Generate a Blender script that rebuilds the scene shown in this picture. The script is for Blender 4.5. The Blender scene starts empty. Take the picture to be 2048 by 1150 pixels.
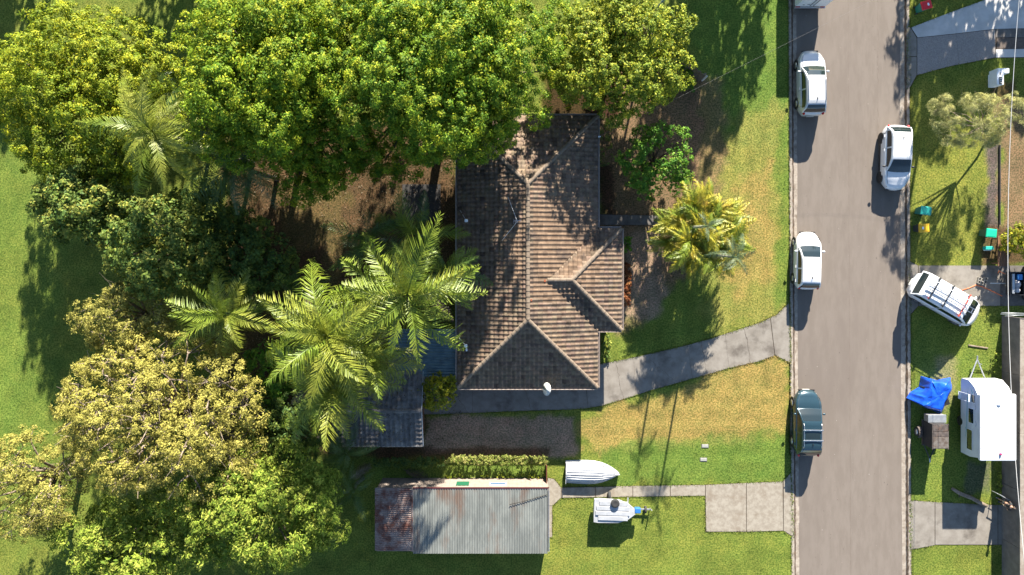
import bpy, bmesh, math, random
import numpy as np
from mathutils import Vector, Matrix, Euler
R = math.radians
PI = math.pi
random.seed(7)
SC = bpy.context.scene
COL = SC.collection

# ------------------------------------------------------------------ camera, sky, sun, exposure
H, F, CX, CY = 49.0, 1400.0, 1034.0, 505.0     # drone height (m), focal length in photo pixels, point straight below
SUN_AZ, SUN_EL = 10.0, 24.2
cam = bpy.data.cameras.new('camera'); cam_o = bpy.data.objects.new('camera', cam); COL.objects.link(cam_o)
cam_o.location = (0, 0, H); cam_o.rotation_euler = (0, 0, 0)
cam.sensor_width = 36; cam.lens = 36 * F / 2048
cam.shift_x = (1024 - CX) / 2048; cam.shift_y = (CY - 575) / 2048
cam.clip_end = 2000
SC.camera = cam_o
world = bpy.data.worlds.new('World'); SC.world = world; world.use_nodes = True
_n = world.node_tree.nodes; _bg = _n['Background']
_sky = _n.new('ShaderNodeTexSky'); _sky.sky_type = 'NISHITA'; _sky.sun_disc = False
_sky.dust_density = 0.4; _sky.ozone_density = 2.5; _sky.sun_elevation = R(SUN_EL); _sky.sun_rotation = R(SUN_AZ)
world.node_tree.links.new(_sky.outputs[0], _bg.inputs[0]); _bg.inputs[1].default_value = 0.06
sun = bpy.data.lights.new('sun', 'SUN'); sun.energy = 5.0; sun.angle = R(0.53); sun.color = (1.0, 0.93, 0.82)
sun_o = bpy.data.objects.new('sun', sun); COL.objects.link(sun_o)
SV = Vector((math.sin(R(SUN_AZ)) * math.cos(R(SUN_EL)), math.cos(R(SUN_AZ)) * math.cos(R(SUN_EL)), math.sin(R(SUN_EL))))
sun_o.rotation_euler = SV.to_track_quat('Z', 'Y').to_euler(); sun_o.location = (0, 0, 60)
vs = SC.view_settings; vs.view_transform = 'Standard'; vs.look = 'None'; vs.gamma = 1.0; vs.exposure = 2.05
vs.use_curve_mapping = False
GAIN = 2.3

def P(px, py, z=0.0):
    """place at height z whose image is photo pixel (px, py)"""
    k = (H - z) / F
    return Vector(((px - CX) * k, (CY - py) * k, z))

def lin(c):
    c = c / 255.0
    return c / 12.92 if c <= 0.04045 else ((c + 0.055) / 1.055) ** 2.4

def A(r, g, b, k=1.0):
    """real albedo of a surface that photographs as this sRGB colour in full sun"""
    return tuple(min(0.85, lin(v) / GAIN * k) for v in (r, g, b))

# ------------------------------------------------------------------ materials
MATS = {}
def mat(name, c1, c2=None, scale=3.0, rough=0.8, metal=0.0, bump=0.0, bscale=40.0, detail=5.0, spec=0.5,
        attr=None, transl=0.0, c3=None, scale3=0.6, lo=0.35, hi=0.65, alpha=1.0, trans=0.0, coat=0.0, stretch=None, tint=None):
    if name in MATS: return MATS[name]
    m = bpy.data.materials.new(name); m.use_nodes = True
    nt = m.node_tree; N = nt.nodes; L = nt.links
    b = N['Principled BSDF']; out = N['Material Output']
    b.inputs['Roughness'].default_value = rough; b.inputs['Metallic'].default_value = metal
    b.inputs['Specular IOR Level'].default_value = spec
    if coat: b.inputs['Coat Weight'].default_value = coat
    if trans: b.inputs['Transmission Weight'].default_value = trans
    geo = N.new('ShaderNodeNewGeometry'); pos = geo.outputs['Position']
    if stretch:
        mp = N.new('ShaderNodeVectorMath'); mp.operation = 'MULTIPLY'; mp.inputs[1].default_value = stretch
        L.new(pos, mp.inputs[0]); pos = mp.outputs[0]
    def noise(sc, det=detail):
        t = N.new('ShaderNodeTexNoise'); t.inputs['Scale'].default_value = sc; t.inputs['Detail'].default_value = det
        t.inputs['Roughness'].default_value = 0.65
        L.new(pos, t.inputs['Vector']); return t.outputs[0]
    def ramp(src, a, bb):
        mr = N.new('ShaderNodeMapRange'); mr.inputs[1].default_value = a; mr.inputs[2].default_value = bb
        mr.interpolation_type = 'SMOOTHSTEP'; L.new(src, mr.inputs[0]); return mr.outputs[0]
    def mix(f, x, y, blend='MIX'):
        n = N.new('ShaderNodeMix'); n.data_type = 'RGBA'; n.blend_type = blend
        L.new(f, n.inputs[0]) if not isinstance(f, float) else setattr(n.inputs[0], 'default_value', f)
        for v, i in ((x, 6), (y, 7)):
            if isinstance(v, tuple): n.inputs[i].default_value = (*v[:3], 1)
            else: L.new(v, n.inputs[i])
        return n.outputs[2]
    src = tuple(c1)
    if attr:
        at = N.new('ShaderNodeAttribute'); at.attribute_name = attr; src = at.outputs['Color']
        if c1 is not None and c2 is not None:       # fine colour variation: multiply between c1 and c2
            src = mix(1.0, src, mix(ramp(noise(scale), lo, hi), tuple(c1), tuple(c2)), 'MULTIPLY')
    else:
        if c2 is not None: src = mix(ramp(noise(scale), lo, hi), src, tuple(c2))
        if c3 is not None: src = mix(ramp(noise(scale3), 0.5, 0.72), src, tuple(c3))
    if tint:
        at = N.new('ShaderNodeAttribute'); at.attribute_name = tint; src = mix(1.0, src, at.outputs['Color'], 'MULTIPLY')
    if isinstance(src, tuple): b.inputs['Base Color'].default_value = (*src, 1)
    else: L.new(src, b.inputs['Base Color'])
    if bump:
        bp = N.new('ShaderNodeBump'); bp.inputs['Strength'].default_value = 1.0; bp.inputs['Distance'].default_value = bump
        L.new(noise(bscale, 3.0), bp.inputs['Height']); L.new(bp.outputs[0], b.inputs['Normal'])
    if transl:
        tr = N.new('ShaderNodeBsdfTranslucent'); ms = N.new('ShaderNodeMixShader'); ms.inputs[0].default_value = transl
        if isinstance(src, tuple): tr.inputs[0].default_value = (*src, 1)
        else:
            tt = mix(1.0, src, (1.0, 1.0, 0.75), 'MULTIPLY'); L.new(tt, tr.inputs[0])
        L.new(b.outputs[0], ms.inputs[1]); L.new(tr.outputs[0], ms.inputs[2]); L.new(ms.outputs[0], out.inputs[0])
    MATS[name] = m
    return m

def gloss(name, c, rough=0.3, metal=0.0, **k): return mat(name, c, rough=rough, metal=metal, **k)

# ------------------------------------------------------------------ mesh builder
class MB:
    def __init__(s): s.v = []; s.f = []
    def add(s, vs, fs):
        o = len(s.v); s.v += [tuple(p) for p in vs]; s.f += [tuple(i + o for i in f) for f in fs]; return s
    def box(s, c, d, rz=0.0, taper=1.0, rot=None):
        x, y, z = (k / 2 for k in d); c = Vector(c)
        m = rot if rot is not None else Matrix.Rotation(rz, 3, 'Z')
        vs = []
        for k, t in ((-z, 1.0), (z, taper)):
            for a, b in ((-x, -y), (x, -y), (x, y), (-x, y)): vs.append(c + m @ Vector((a * t, b * t, k)))
        return s.add(vs, [(3, 2, 1, 0), (4, 5, 6, 7), (0, 1, 5, 4), (1, 2, 6, 5), (2, 3, 7, 6), (3, 0, 4, 7)])
    def bbox(s, c, d, bev=0.03, rz=0.0):
        """box with chamfered vertical and top edges"""
        x, y, z = (k / 2 for k in d); b = min(bev, x * .9, y * .9); m = Matrix.Rotation(rz, 3, 'Z'); c = Vector(c)
        def ring(xx, yy, zz, bb):
            q = [(-xx + bb, -yy), (xx - bb, -yy), (xx, -yy + bb), (xx, yy - bb), (xx - bb, yy), (-xx + bb, yy), (-xx, yy - bb), (-xx, -yy + bb)]
            return [c + m @ Vector((a, e, zz)) for a, e in q]
        return s.loft([ring(x, y, -z, b), ring(x, y, z - b, b), ring(x - b * .3, y - b * .3, z - b * .3, b), ring(x - b, y - b, z, b * .6)])
    def loft(s, rings, caps=True, closed=True):
        n = len(rings[0]); vs = [p for r in rings for p in r]; fs = []
        for i in range(len(rings) - 1):
            for j in range(n if closed else n - 1):
                a, b = i * n + j, i * n + (j + 1) % n
                fs.append((a, b, b + n, a + n))
        if caps and closed:
            fs.append(tuple(reversed(range(n)))); fs.append(tuple(range((len(rings) - 1) * n, len(rings) * n)))
        return s.add(vs, fs)
    def tube(s, pts, rad, n=8, caps=True):
        pts = [Vector(p) for p in pts]
        if not hasattr(rad, '__len__'): rad = [rad] * len(pts)
        rings = []; up = None
        for i, p in enumerate(pts):
            d = (pts[min(i + 1, len(pts) - 1)] - pts[max(i - 1, 0)]).normalized()
            if up is None: up = d.orthogonal().normalized()
            up = (up - d * up.dot(d)); up = up.normalized() if up.length > 1e-6 else d.orthogonal().normalized()
            w = d.cross(up)
            rings.append([p + (up * math.cos(2 * PI * k / n) + w * math.sin(2 * PI * k / n)) * rad[i] for k in range(n)])
        return s.loft(rings, caps)
    def prism(s, poly, z0, z1):
        n = len(poly); vs = [(p[0], p[1], z0) for p in poly] + [(p[0], p[1], z1) for p in poly]
        ar = sum(poly[i][0] * poly[(i + 1) % n][1] - poly[(i + 1) % n][0] * poly[i][1] for i in range(n))
        fs = [tuple(range(n, 2 * n)), tuple(reversed(range(n)))] + [(i, (i + 1) % n, (i + 1) % n + n, i + n) for i in range(n)]
        if ar < 0: fs = [tuple(reversed(f)) for f in fs]
        return s.add(vs, fs)
    def lathe(s, prof, c=(0, 0, 0), n=20, axis='Z'):
        rings = []
        for r, z in prof:
            ring = []
            for k in range(n):
                a = 2 * PI * k / n; q = (r * math.cos(a), r * math.sin(a), z)
                if axis == 'X': q = (q[2], q[0], q[1])
                if axis == 'Y': q = (q[1], q[2], q[0])
                ring.append(Vector(c) + Vector(q))
            rings.append(ring)
        return s.loft(rings)
    def ball(s, c, r, n=10, m=7):
        rx, ry, rz = r if hasattr(r, '__len__') else (r, r, r); rings = []
        for i in range(m + 1):
            t = -PI / 2 + PI * i / m; k = max(math.cos(t), 0.02)
            rings.append([(c[0] + rx * k * math.cos(2 * PI * j / n), c[1] + ry * k * math.sin(2 * PI * j / n), c[2] + rz * math.sin(t)) for j in range(n)])
        return s.loft(rings)
    def grid(s, fn, nu, nv):
        vs = [fn(i / nu, j / nv) for i in range(nu + 1) for j in range(nv + 1)]
        return s.add(vs, [(i * (nv + 1) + j, (i + 1) * (nv + 1) + j, (i + 1) * (nv + 1) + j + 1, i * (nv + 1) + j + 1) for i in range(nu) for j in range(nv)])
    def mesh(s, name, smooth=False):
        me = bpy.data.meshes.new(name); me.from_pydata([tuple(p) for p in s.v], [], s.f)
        if smooth: me.polygons.foreach_set('use_smooth', [True] * len(me.polygons))
        me.update(); return me
    def build(s, name, m, parent=None, smooth=False, off=(0, 0, 0), **kw):
        if off != (0, 0, 0): o = Vector(off); s.v = [tuple(Vector(p) - o) for p in s.v]
        return link(name, s.mesh(name, smooth), m, parent, **kw)

def link(name, me, m, parent=None, loc=(0, 0, 0), rot=(0, 0, 0), kind=None, label=None):
    o = bpy.data.objects.new(name, me); COL.objects.link(o)
    if m is not None and me is not None and not me.materials: me.materials.append(m)
    o.location = loc; o.rotation_euler = rot
    if parent is not None: o.parent = parent
    if kind: o['kind'] = kind
    if label: o['label'] = label
    return o

def thing(name, label, cat, loc=(0, 0, 0), rz=0.0, group=None):
    o = bpy.data.objects.new(name, None); COL.objects.link(o); o.location = loc; o.rotation_euler = (0, 0, rz)
    o.empty_display_size = 0.3
    return tag(o, label, cat, group)

def tag(o, label, cat, group=None):
    o['label'] = label; o['category'] = cat
    if group: o['group'] = group
    return o

def structure(name, mb, m, smooth=False):
    return mb.build(name, m, None, smooth, kind='structure')

def npmesh(name, verts, faces, cols=None, m=None, parent=None, loc=(0, 0, 0), smooth=False, kind=None, label=None):
    """verts (n,3), faces (m,k) all the same size, cols (n,3)"""
    me = bpy.data.meshes.new(name); nv, nf, k = len(verts), len(faces), faces.shape[1]
    me.vertices.add(nv); me.vertices.foreach_set('co', np.ascontiguousarray(verts, dtype=np.float32).ravel())
    me.loops.add(nf * k); me.loops.foreach_set('vertex_index', np.ascontiguousarray(faces, dtype=np.int32).ravel())
    me.polygons.add(nf); me.polygons.foreach_set('loop_start', np.arange(0, nf * k, k, dtype=np.int32))
    if smooth: me.polygons.foreach_set('use_smooth', np.ones(nf, dtype=bool))
    if cols is not None:
        a = me.attributes.new('Col', 'FLOAT_COLOR', 'POINT')
        a.data.foreach_set('color', np.concatenate([cols, np.ones((nv, 1))], 1).astype(np.float32).ravel())
    me.update(calc_edges=True)
    return link(name, me, m, parent, loc=loc, kind=kind, label=label)

def copy_thing(src, loc, rz, label, group=None):
    """a copy of a thing with copies of its parts and sub-parts (mesh data shared)"""
    r = src.copy(); COL.objects.link(r); r.location = loc; r.rotation_euler = (0, 0, rz); r['label'] = label
    if group: r['group'] = group
    for ch in list(src.children):
        c = ch.copy(); COL.objects.link(c); c.parent = r
        for g in list(ch.children):
            d = g.copy(); COL.objects.link(d); d.parent = c
    return r

# smooth value noise for numpy arrays
_ng = np.random.default_rng(3)
_tab = _ng.random((256, 256))
def vnoise(x, y, s, seed=0):
    x = x * s + seed * 17.3 + 1000.5; y = y * s + seed * 9.1 + 1000.5
    xi = np.floor(x).astype(int); yi = np.floor(y).astype(int); fx = x - xi; fy = y - yi
    fx = fx * fx * (3 - 2 * fx); fy = fy * fy * (3 - 2 * fy)
    g = lambda a, b: _tab[a & 255, b & 255]
    return (g(xi, yi) * (1 - fx) + g(xi + 1, yi) * fx) * (1 - fy) + (g(xi, yi + 1) * (1 - fx) + g(xi + 1, yi + 1) * fx) * fy
def fbm(x, y, s, seed=0): return vnoise(x, y, s, seed) * .5 + vnoise(x, y, s * 2.1, seed + 1) * .3 + vnoise(x, y, s * 4.3, seed + 2) * .2

def sdf(poly, x, y):
    """signed distance (m), positive inside, of ground points to a polygon given in photo pixels"""
    q = [P(a, b) for a, b in poly]; n = len(q); d = np.full(x.shape, 1e9); ins = np.zeros(x.shape, bool)
    for i in range(n):
        ax, ay = q[i].x, q[i].y; bx, by = q[(i + 1) % n].x, q[(i + 1) % n].y
        ex, ey = bx - ax, by - ay; t = np.clip(((x - ax) * ex + (y - ay) * ey) / (ex * ex + ey * ey + 1e-9), 0, 1)
        d = np.minimum(d, np.hypot(x - ax - t * ex, y - ay - t * ey))
        if abs(ey) > 1e-9: ins ^= ((ay > y) != (by > y)) & (x < ex * (y - ay) / ey + ax)
    return np.where(ins, d, -d)

# ------------------------------------------------------------------ ground
HARD = []          # paved or roofed areas (photo pixels) where no grass grows
LB = lambda y: 1577 + .0055 * y       # back of the left kerb
RB = lambda y: 1818.5 + .0036 * y     # back of the right kerb
ROAD_PX = [(LB(-900), -900), (RB(-900), -900), (RB(2000), 2000), (LB(2000), 2000)]
HARD.append(ROAD_PX)
DRIVE = [(1170, 735), (1201, 728), (1267, 715), (1375, 690), (1425, 676), (1475, 660), (1520, 645), (1554, 629), (1578, 605),
         (1581, 726), (1550, 710), (1520, 722), (1461, 735), (1407, 751), (1375, 760), (1317, 776), (1253, 796), (1201, 812), (1136, 819), (1000, 823), (845, 829), (845, 750)]
HARD.append(DRIVE)
GC = {  # true ground-cover colours
    'lawn': A(129, 156, 68), 'lush': A(124, 156, 70), 'yellow': A(166, 168, 78), 'dry': A(202, 170, 104), 'straw': A(184, 174, 98),
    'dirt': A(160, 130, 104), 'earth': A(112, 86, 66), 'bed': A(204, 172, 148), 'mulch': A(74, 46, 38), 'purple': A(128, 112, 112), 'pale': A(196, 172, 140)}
ZONES = [  # polygon, colour, edge softness (m), raggedness (m), strength
    ([(1380, -200), (1580, -200), (1580, 300), (1430, 260), (1380, 120)], 'lush', 1.5, 1.0, .8),
    ([(1425, 250), (1572, 215), (1575, 640), (1490, 650), (1420, 690), (1400, 560), (1400, 400)], 'straw', 1.2, 1.6, .55),
    ([(1440, 400), (1545, 330), (1550, 560), (1470, 600)], 'dry', 1.2, 1.5, .6),
    ([(1556, 240), (1577, 240), (1579, 600), (1550, 620)], 'lawn', .5, .6, .8),
    ([(1150, 840), (1330, 780), (1550, 712), (1578, 740), (1575, 870), (1440, 880), (1150, 900)], 'dry', .8, 1.2, .75),
    ([(1190, 885), (1585, 865), (1585, 968), (1190, 972)], 'lush', .7, 1.0, .7),
    ([(1195, 160), (1260, 120), (1405, 150), (1400, 400), (1370, 560), (1300, 640), (1240, 660), (1195, 640)], 'dirt', .7, 1.0, .95),
    ([(1240, 590), (1420, 540), (1425, 690), (1270, 715), (1230, 680)], 'lawn', 1.0, 1.4, .3),
    ([(1245, 470), (1330, 460), (1330, 640), (1245, 640)], 'bed', .6, .8, .8),
    ([(1385, 150), (1440, 160), (1450, 420), (1385, 420)], 'dirt', .7, 1.0, .7),
    ([(1090, 150), (1240, 150), (1240, 240), (1090, 240)], 'mulch', .5, .6, .9),
    ([(1198, 330), (1225, 330), (1225, 425), (1198, 425)], 'mulch', .3, .4, .7),
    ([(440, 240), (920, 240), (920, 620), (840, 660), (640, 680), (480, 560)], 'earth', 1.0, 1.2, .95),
    ([(560, 360), (700, 360), (690, 580), (590, 580)], 'straw', .6, 1.4, .15),
    ([(848, 832), (1000, 830), (1150, 834), (1150, 912), (848, 912)], 'bed', .35, .5, .95),
    ([(640, 760), (850, 760), (850, 912), (640, 912)], 'earth', .4, .4, .9),
    ([(750, 895), (1100, 895), (1100, 918), (750, 918)], 'earth', .3, .3, .8),
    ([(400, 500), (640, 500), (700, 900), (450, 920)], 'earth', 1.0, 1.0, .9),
    ([(1822, 180), (1990, 160), (1990, 530), (1822, 530)], 'yellow', .8, 1.2, .75),
    ([(1975, 285), (1998, 285), (1998, 455), (1970, 455)], 'purple', .35, .4, .95),
    ([(1998, 200), (2060, 200), (2060, 470), (1998, 470)], 'dirt', .5, .8, .9),
    ([(1965, 450), (2060, 450), (2060, 530), (1965, 530)], 'earth', .4, .5, .9),
    ([(1975, 160), (2035, 160), (2035, 200), (1975, 200)], 'earth', .4, .4, .8),
    ([(1878, 712), (1918, 712), (1912, 800), (1888, 830), (1865, 760)], 'pale', .5, .7, .8),
    ([(1935, 925), (1985, 925), (1980, 985), (1940, 985)], 'purple', .4, .7, .9),
    ([(1822, 630), (2005, 630), (2005, 1000), (1822, 1000)], 'lush', .5, .6, .35),
    ([(750, 925), (1095, 925), (1095, 960), (750, 960)], 'lush', .3, .3, .5),
    ([(-200, 280), (110, 280), (110, 900), (-200, 900)], 'lush', 1.5, 2.0, .45)]

def ground_colour(x, y):
    n1 = (fbm(x, y, .16, 1) * .6 + fbm(x, y, 1.3, 31) * .4)[:, None]; n2 = fbm(x, y, .9, 5)[:, None]
    c = np.array(GC['lawn']) * (1 - n1) + np.array(GC['yellow']) * n1 * .9
    c = c * (0.7 + .6 * n2)
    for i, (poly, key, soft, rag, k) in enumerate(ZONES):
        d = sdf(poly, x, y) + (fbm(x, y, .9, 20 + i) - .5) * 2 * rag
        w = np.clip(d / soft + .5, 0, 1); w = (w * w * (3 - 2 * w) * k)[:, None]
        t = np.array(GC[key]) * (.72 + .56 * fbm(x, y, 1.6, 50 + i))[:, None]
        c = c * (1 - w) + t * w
    st = np.where(y < -9.5, np.sin(y * 5.2 + fbm(x, y, .4, 81) * 2.5), np.sin(x * 6.0 + fbm(x, y, .4, 82) * 2.5))     # mower stripes on the verge
    mw = np.clip((sdf([(1395, 230), (1578, 230), (1578, 960), (1160, 960), (1160, 800)], x, y)) / 1.0, 0, 1)
    blotch = (fbm(x, y, 1.9, 91) - .5)[:, None] * np.array([.55, .3, .35])      # tufts of greener and drier grass
    return c * (1 + .06 * st * mw)[:, None] * (1 + blotch)

def grassiness(x, y):
    g = np.ones(x.shape)
    for i, (poly, key, soft, rag, k) in enumerate(ZONES):
        if key in ('earth', 'dirt', 'mulch', 'bed', 'purple', 'pale'):
            g = np.minimum(g, 1 - .93 * np.clip((sdf(poly, x, y) + (fbm(x, y, .9, 20 + i) - .5) * 2 * rag) / soft + .5, 0, 1))
    for poly in HARD: g = np.where(sdf(poly, x, y) > -.05, 0, g)
    return g

gx = np.concatenate([[-500, -120, -60], np.arange(-40, 40.01, .2), [60, 120, 500]])
gy = np.concatenate([[-500, -120, -50], np.arange(-26, 27.01, .2), [50, 120, 500]])
X, Y = np.meshgrid(gx, gy, indexing='ij'); xf, yf = X.ravel(), Y.ravel()
zf = np.where(sdf(ROAD_PX, xf, yf) > .02, -.2, 0.0)
ni, nj = len(gx), len(gy)
ii, jj = np.meshgrid(np.arange(ni - 1), np.arange(nj - 1), indexing='ij'); a0 = (ii * nj + jj).ravel()
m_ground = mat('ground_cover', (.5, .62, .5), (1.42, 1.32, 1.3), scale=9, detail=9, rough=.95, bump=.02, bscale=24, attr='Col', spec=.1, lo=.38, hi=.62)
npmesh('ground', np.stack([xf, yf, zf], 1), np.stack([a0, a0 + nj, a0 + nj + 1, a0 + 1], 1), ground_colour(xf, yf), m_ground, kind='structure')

# ------------------------------------------------------------------ road, kerbs
m_asph = mat('asphalt', A(156, 144, 133), A(165, 153, 142), scale=2.2, rough=.92, bump=.006, bscale=60, c3=A(152, 140, 130), scale3=.15, spec=.2, stretch=(1, .25, 1))
m_seam = mat('tar_seam', A(138, 122, 110), A(155, 138, 124), scale=6, rough=.9)
m_kerb = mat('kerb_concrete', A(218, 205, 188), A(186, 171, 154), scale=4, rough=.9, bump=.004, bscale=60, c3=A(150, 132, 112), scale3=1.2)
m_debris = mat('gutter_debris', A(92, 76, 62), A(132, 112, 94), scale=7, rough=1, bump=.02, bscale=50, c3=A(146, 116, 84), scale3=1.5)
def xs(pxf, pw, y): return P(pxf(y) + pw, y).x
YN, YS = 62.0, -62.0
def road_x(side, off, Yw):
    py = CY - Yw * F / H
    return ((LB(py) if side < 0 else RB(py)) - CX) * H / F + (off if side < 0 else -off)
rb = MB()
ys = [YN + (YS - YN) * i / 62 for i in range(63)]
rb.grid(lambda u, v: ((lambda Yw: ((1 - v) * road_x(-1, .56, Yw) + v * road_x(1, .56, Yw), Yw, -.125 + .05 * (1 - (2 * v - 1) ** 2)))(YN + (YS - YN) * u)), 62, 8)
rb.f = [tuple(reversed(f)) for f in rb.f]
road = structure('road', rb, m_asph, True)
sm = MB()
rr = random.Random(4)
def seam(frac, y0, y1, w, wob, n=60):
    L_, R_ = [], []
    for i in range(n + 1):
        Yw = y0 + (y1 - y0) * i / n
        f = frac + rr.uniform(-wob, wob); x = (1 - f) * road_x(-1, .56, Yw) + f * road_x(1, .56, Yw)
        z = -.125 + .05 * (1 - (2 * f - 1) ** 2) + .004; ww = w * rr.uniform(.3, 1.2)
        L_.append((x - ww, Yw, z)); R_.append((x + ww, Yw, z))
    m = MB(); k = n + 1
    m.add(L_ + R_, [(i, i + 1, k + i + 1, k + i) for i in range(n)])
    return m
seam(.497, 24, -26, .012, .0025, 120).build('seam', m_seam, road)
seam(.78, 21, 6, .01, .006, 60).build('seam', m_seam, road)
for side, nm in ((-1, 'kerb_west'), (1, 'kerb_east')):
    kb = MB(); kp = [(0, -.2), (0, .012), (.15, .015), (.19, .0), (.33, -.1), (.62, -.128), (.62, -.2)]
    y0 = 26.0
    base = MB()
    base.loft([[(road_x(side, o, Yw) , Yw, z - .012) for o, z in ((0.02, -.25), (.02, -.0), (.2, -.01), (.34, -.11), (.6, -.14), (.6, -.25))] for Yw in (60, 30, 26.01)])
    base.loft([[(road_x(side, o, Yw) , Yw, z - .012) for o, z in ((0.02, -.25), (.02, -.0), (.2, -.01), (.34, -.11), (.6, -.14), (.6, -.25))] for Yw in (26, 0, -26, -60)])
    kroot = structure(nm, base, m_kerb)
    Yw = 26.0; rk = random.Random(side + 5)
    while Yw > -26:
        ln = rk.choice((2.4, 2.4, 1.2, 3.0)); y1 = Yw - ln + .012; dz = rk.uniform(-.004, .004)
        MB().loft([[(road_x(side, o, q), q, z + dz) for o, z in kp] for q in (Yw, y1)]).build('kerb_stone', m_kerb, kroot)
        Yw -= ln
    db = MB(); n = 260; rows = []
    for i in range(n + 1):
        q = 26 - 52 * i / n; w0 = .2 + rk.uniform(-.02, .03); w1 = (.33 if side < 0 else .3) + rk.uniform(-.025, .03)
        f = lambda o: .021 - .1 * max(0, min(1, (o - .19) / .14)) - .015 * max(0, (o - .33) / .29)
        rows.append([(road_x(side, w0, q), q, f(w0) - .002), (road_x(side, .26, q), q, f(.26) - .001), (road_x(side, w1, q), q, f(w1) - .005)])
    db.loft(rows, caps=False, closed=False)
    db.build('gutter_litter', m_debris, None, True, kind='stuff')

# ------------------------------------------------------------------ concrete
m_conc = mat('driveway_concrete', A(186, 178, 166), A(162, 153, 141), scale=1.3, rough=.9, bump=.003, bscale=70, c3=A(126, 117, 107), scale3=.55, lo=.3, hi=.7)
m_conc_d = mat('old_concrete', A(150, 144, 138), A(126, 120, 114), scale=2.0, rough=.92, bump=.004, bscale=60, c3=A(100, 92, 86), scale3=.7)
m_conc_b = mat('blue_grey_concrete', A(226, 224, 220, 1.5), A(206, 204, 200, 1.5), scale=.9, rough=.85, bump=.002, bscale=70)
m_agg = mat('aggregate_concrete', A(206, 198, 192), A(176, 168, 162), scale=14, rough=.9, bump=.006, bscale=40, c3=A(188, 180, 172), scale3=.8)
m_brown_conc = mat('brown_concrete', A(140, 124, 112), A(120, 106, 96), scale=6, rough=.9)
m_joint = mat('joint_soil', A(96, 80, 64), rough=1)
def inset(poly, g=.007):
    c = sum((Vector(p[:2]) for p in poly), Vector((0, 0))) / len(poly)
    return [c + (Vector(p[:2]) - c) * (1 - g / max(.3, (Vector(p[:2]) - c).length)) for p in poly]
def paving(name, base_px, slabs, m, z=.03, hard=True):
    b = MB().prism([P(*q) for q in base_px], -.05, .008)
    s = structure(name, b, m_joint)
    for sl in slabs:
        mm = m
        if isinstance(sl, tuple): sl, mm = sl
        MB().prism(inset([P(*q) for q in sl]), -.03, z + random.uniform(-.003, .003)).build('slab', mm, s)
    if hard: HARD.append(base_px)
    return s
top = [(1201, 728), (1267, 715), (1320, 703), (1375, 690), (1425, 676), (1475, 660), (1520, 645), (1545, 633)]
bot = [(1201, 812), (1253, 796), (1300, 781), (1375, 760), (1407, 751), (1461, 735), (1520, 722), (1550, 710)]
sl = [[(845, 752), (945, 752), (945, 826), (845, 829)], [(945, 752), (1170, 752), (1176, 816), (1136, 819), (1000, 823), (945, 826)], [(1170, 735), (1201, 728), (1201, 812), (1176, 816)],
      [top[0], top[1], (1272, 790), bot[1], bot[0]], [top[1], top[2], top[3], (1385, 757), bot[2], (1272, 790)],
      [top[3], top[4], (1450, 668), (1458, 736), bot[4], (1385, 757)], [(1450, 668), top[5], top[6], (1540, 636), (1549, 711), bot[6], (1458, 736)],
      [(1541, 635), (1554, 629), (1578, 605), (1580, 660), (1581, 726), (1550, 710)]]
drv = paving('driveway', DRIVE, sl, m_conc)
rc = random.Random(12)
for (a, b_, n) in (((1232, 722), (1246, 797), 14), ((1300, 720), (1352, 762), 12), ((1404, 683), (1412, 747), 12), ((1490, 658), (1500, 726), 12), ((1052, 780), (1062, 820), 8), ((900, 770), (935, 824), 9)):
    L_, R_ = [], []; pa, pb = P(*a), P(*b_)
    for i in range(n + 1):      # hairline cracks wandering across the slabs
        p = pa.lerp(pb, i / n) + Vector((rc.uniform(-.07, .07), rc.uniform(-.05, .05), .0375)); w = rc.uniform(.003, .011)
        L_.append((p.x - w, p.y, p.z)); R_.append((p.x + w, p.y, p.z))
    MB().add(L_ + R_, [(i, n + 1 + i, n + 2 + i, i + 1) for i in range(n)]).build('crack', m_joint, drv)
paving('front_path', [(1186, 428), (1325, 430), (1325, 451), (1186, 451)], [[(1186, 429), (1255, 430), (1255, 450), (1186, 450)], [(1255, 430), (1325, 431), (1325, 450), (1255, 450)]], m_conc_d)
paving('back_slab', [(804, 368), (882, 368), (882, 442), (804, 442)], [[(805, 369), (842, 369), (842, 404), (805, 404)], [(842, 369), (881, 369), (881, 404), (842, 404)], [(805, 404), (842, 404), (842, 441), (805, 441)], [(842, 404), (881, 404), (881, 441), (842, 441)]], mat('dark_slab', A(92, 88, 84), A(70, 68, 66), scale=3, rough=.95))  # slab concrete is darker than the other paving
paving('neighbour_driveway_north', [(1815, 52), (1822, 55), (1969, 0), (2130, -60), (2130, 115), (1990, 116), (1911, 130), (1875, 139), (1843, 148), (1834, 151), (1821, 175), (1815, 180)],
       [([(1822, 55), (1911, 21), (1912, 67), (1835, 75)], m_conc_b), ([(1911, 21), (1969, 0), (2130, -60), (2130, 55), (1990, 58), (1912, 67)], m_conc_b),
        ([(1834, 76), (1912, 68), (1918, 129), (1911, 130), (1875, 139), (1843, 148), (1834, 150)], m_agg), ([(1912, 68), (1990, 59), (1990, 115), (1918, 129)], m_agg),
        ([(1815, 54), (1821, 56), (1833, 76), (1833, 113), (1815, 113)], m_conc), ([(1815, 114), (1833, 114), (1833, 150), (1820, 174), (1815, 178)], m_conc),
        ([(1991, 58), (2130, 56), (2130, 75), (1991, 75)], m_conc_d), ([(1993, 76), (2130, 76), (2130, 98), (1993, 98)], m_brown_conc), ([(1991, 99), (2130, 97), (2130, 113), (1991, 115)], m_conc_b)], m_conc)
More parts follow.
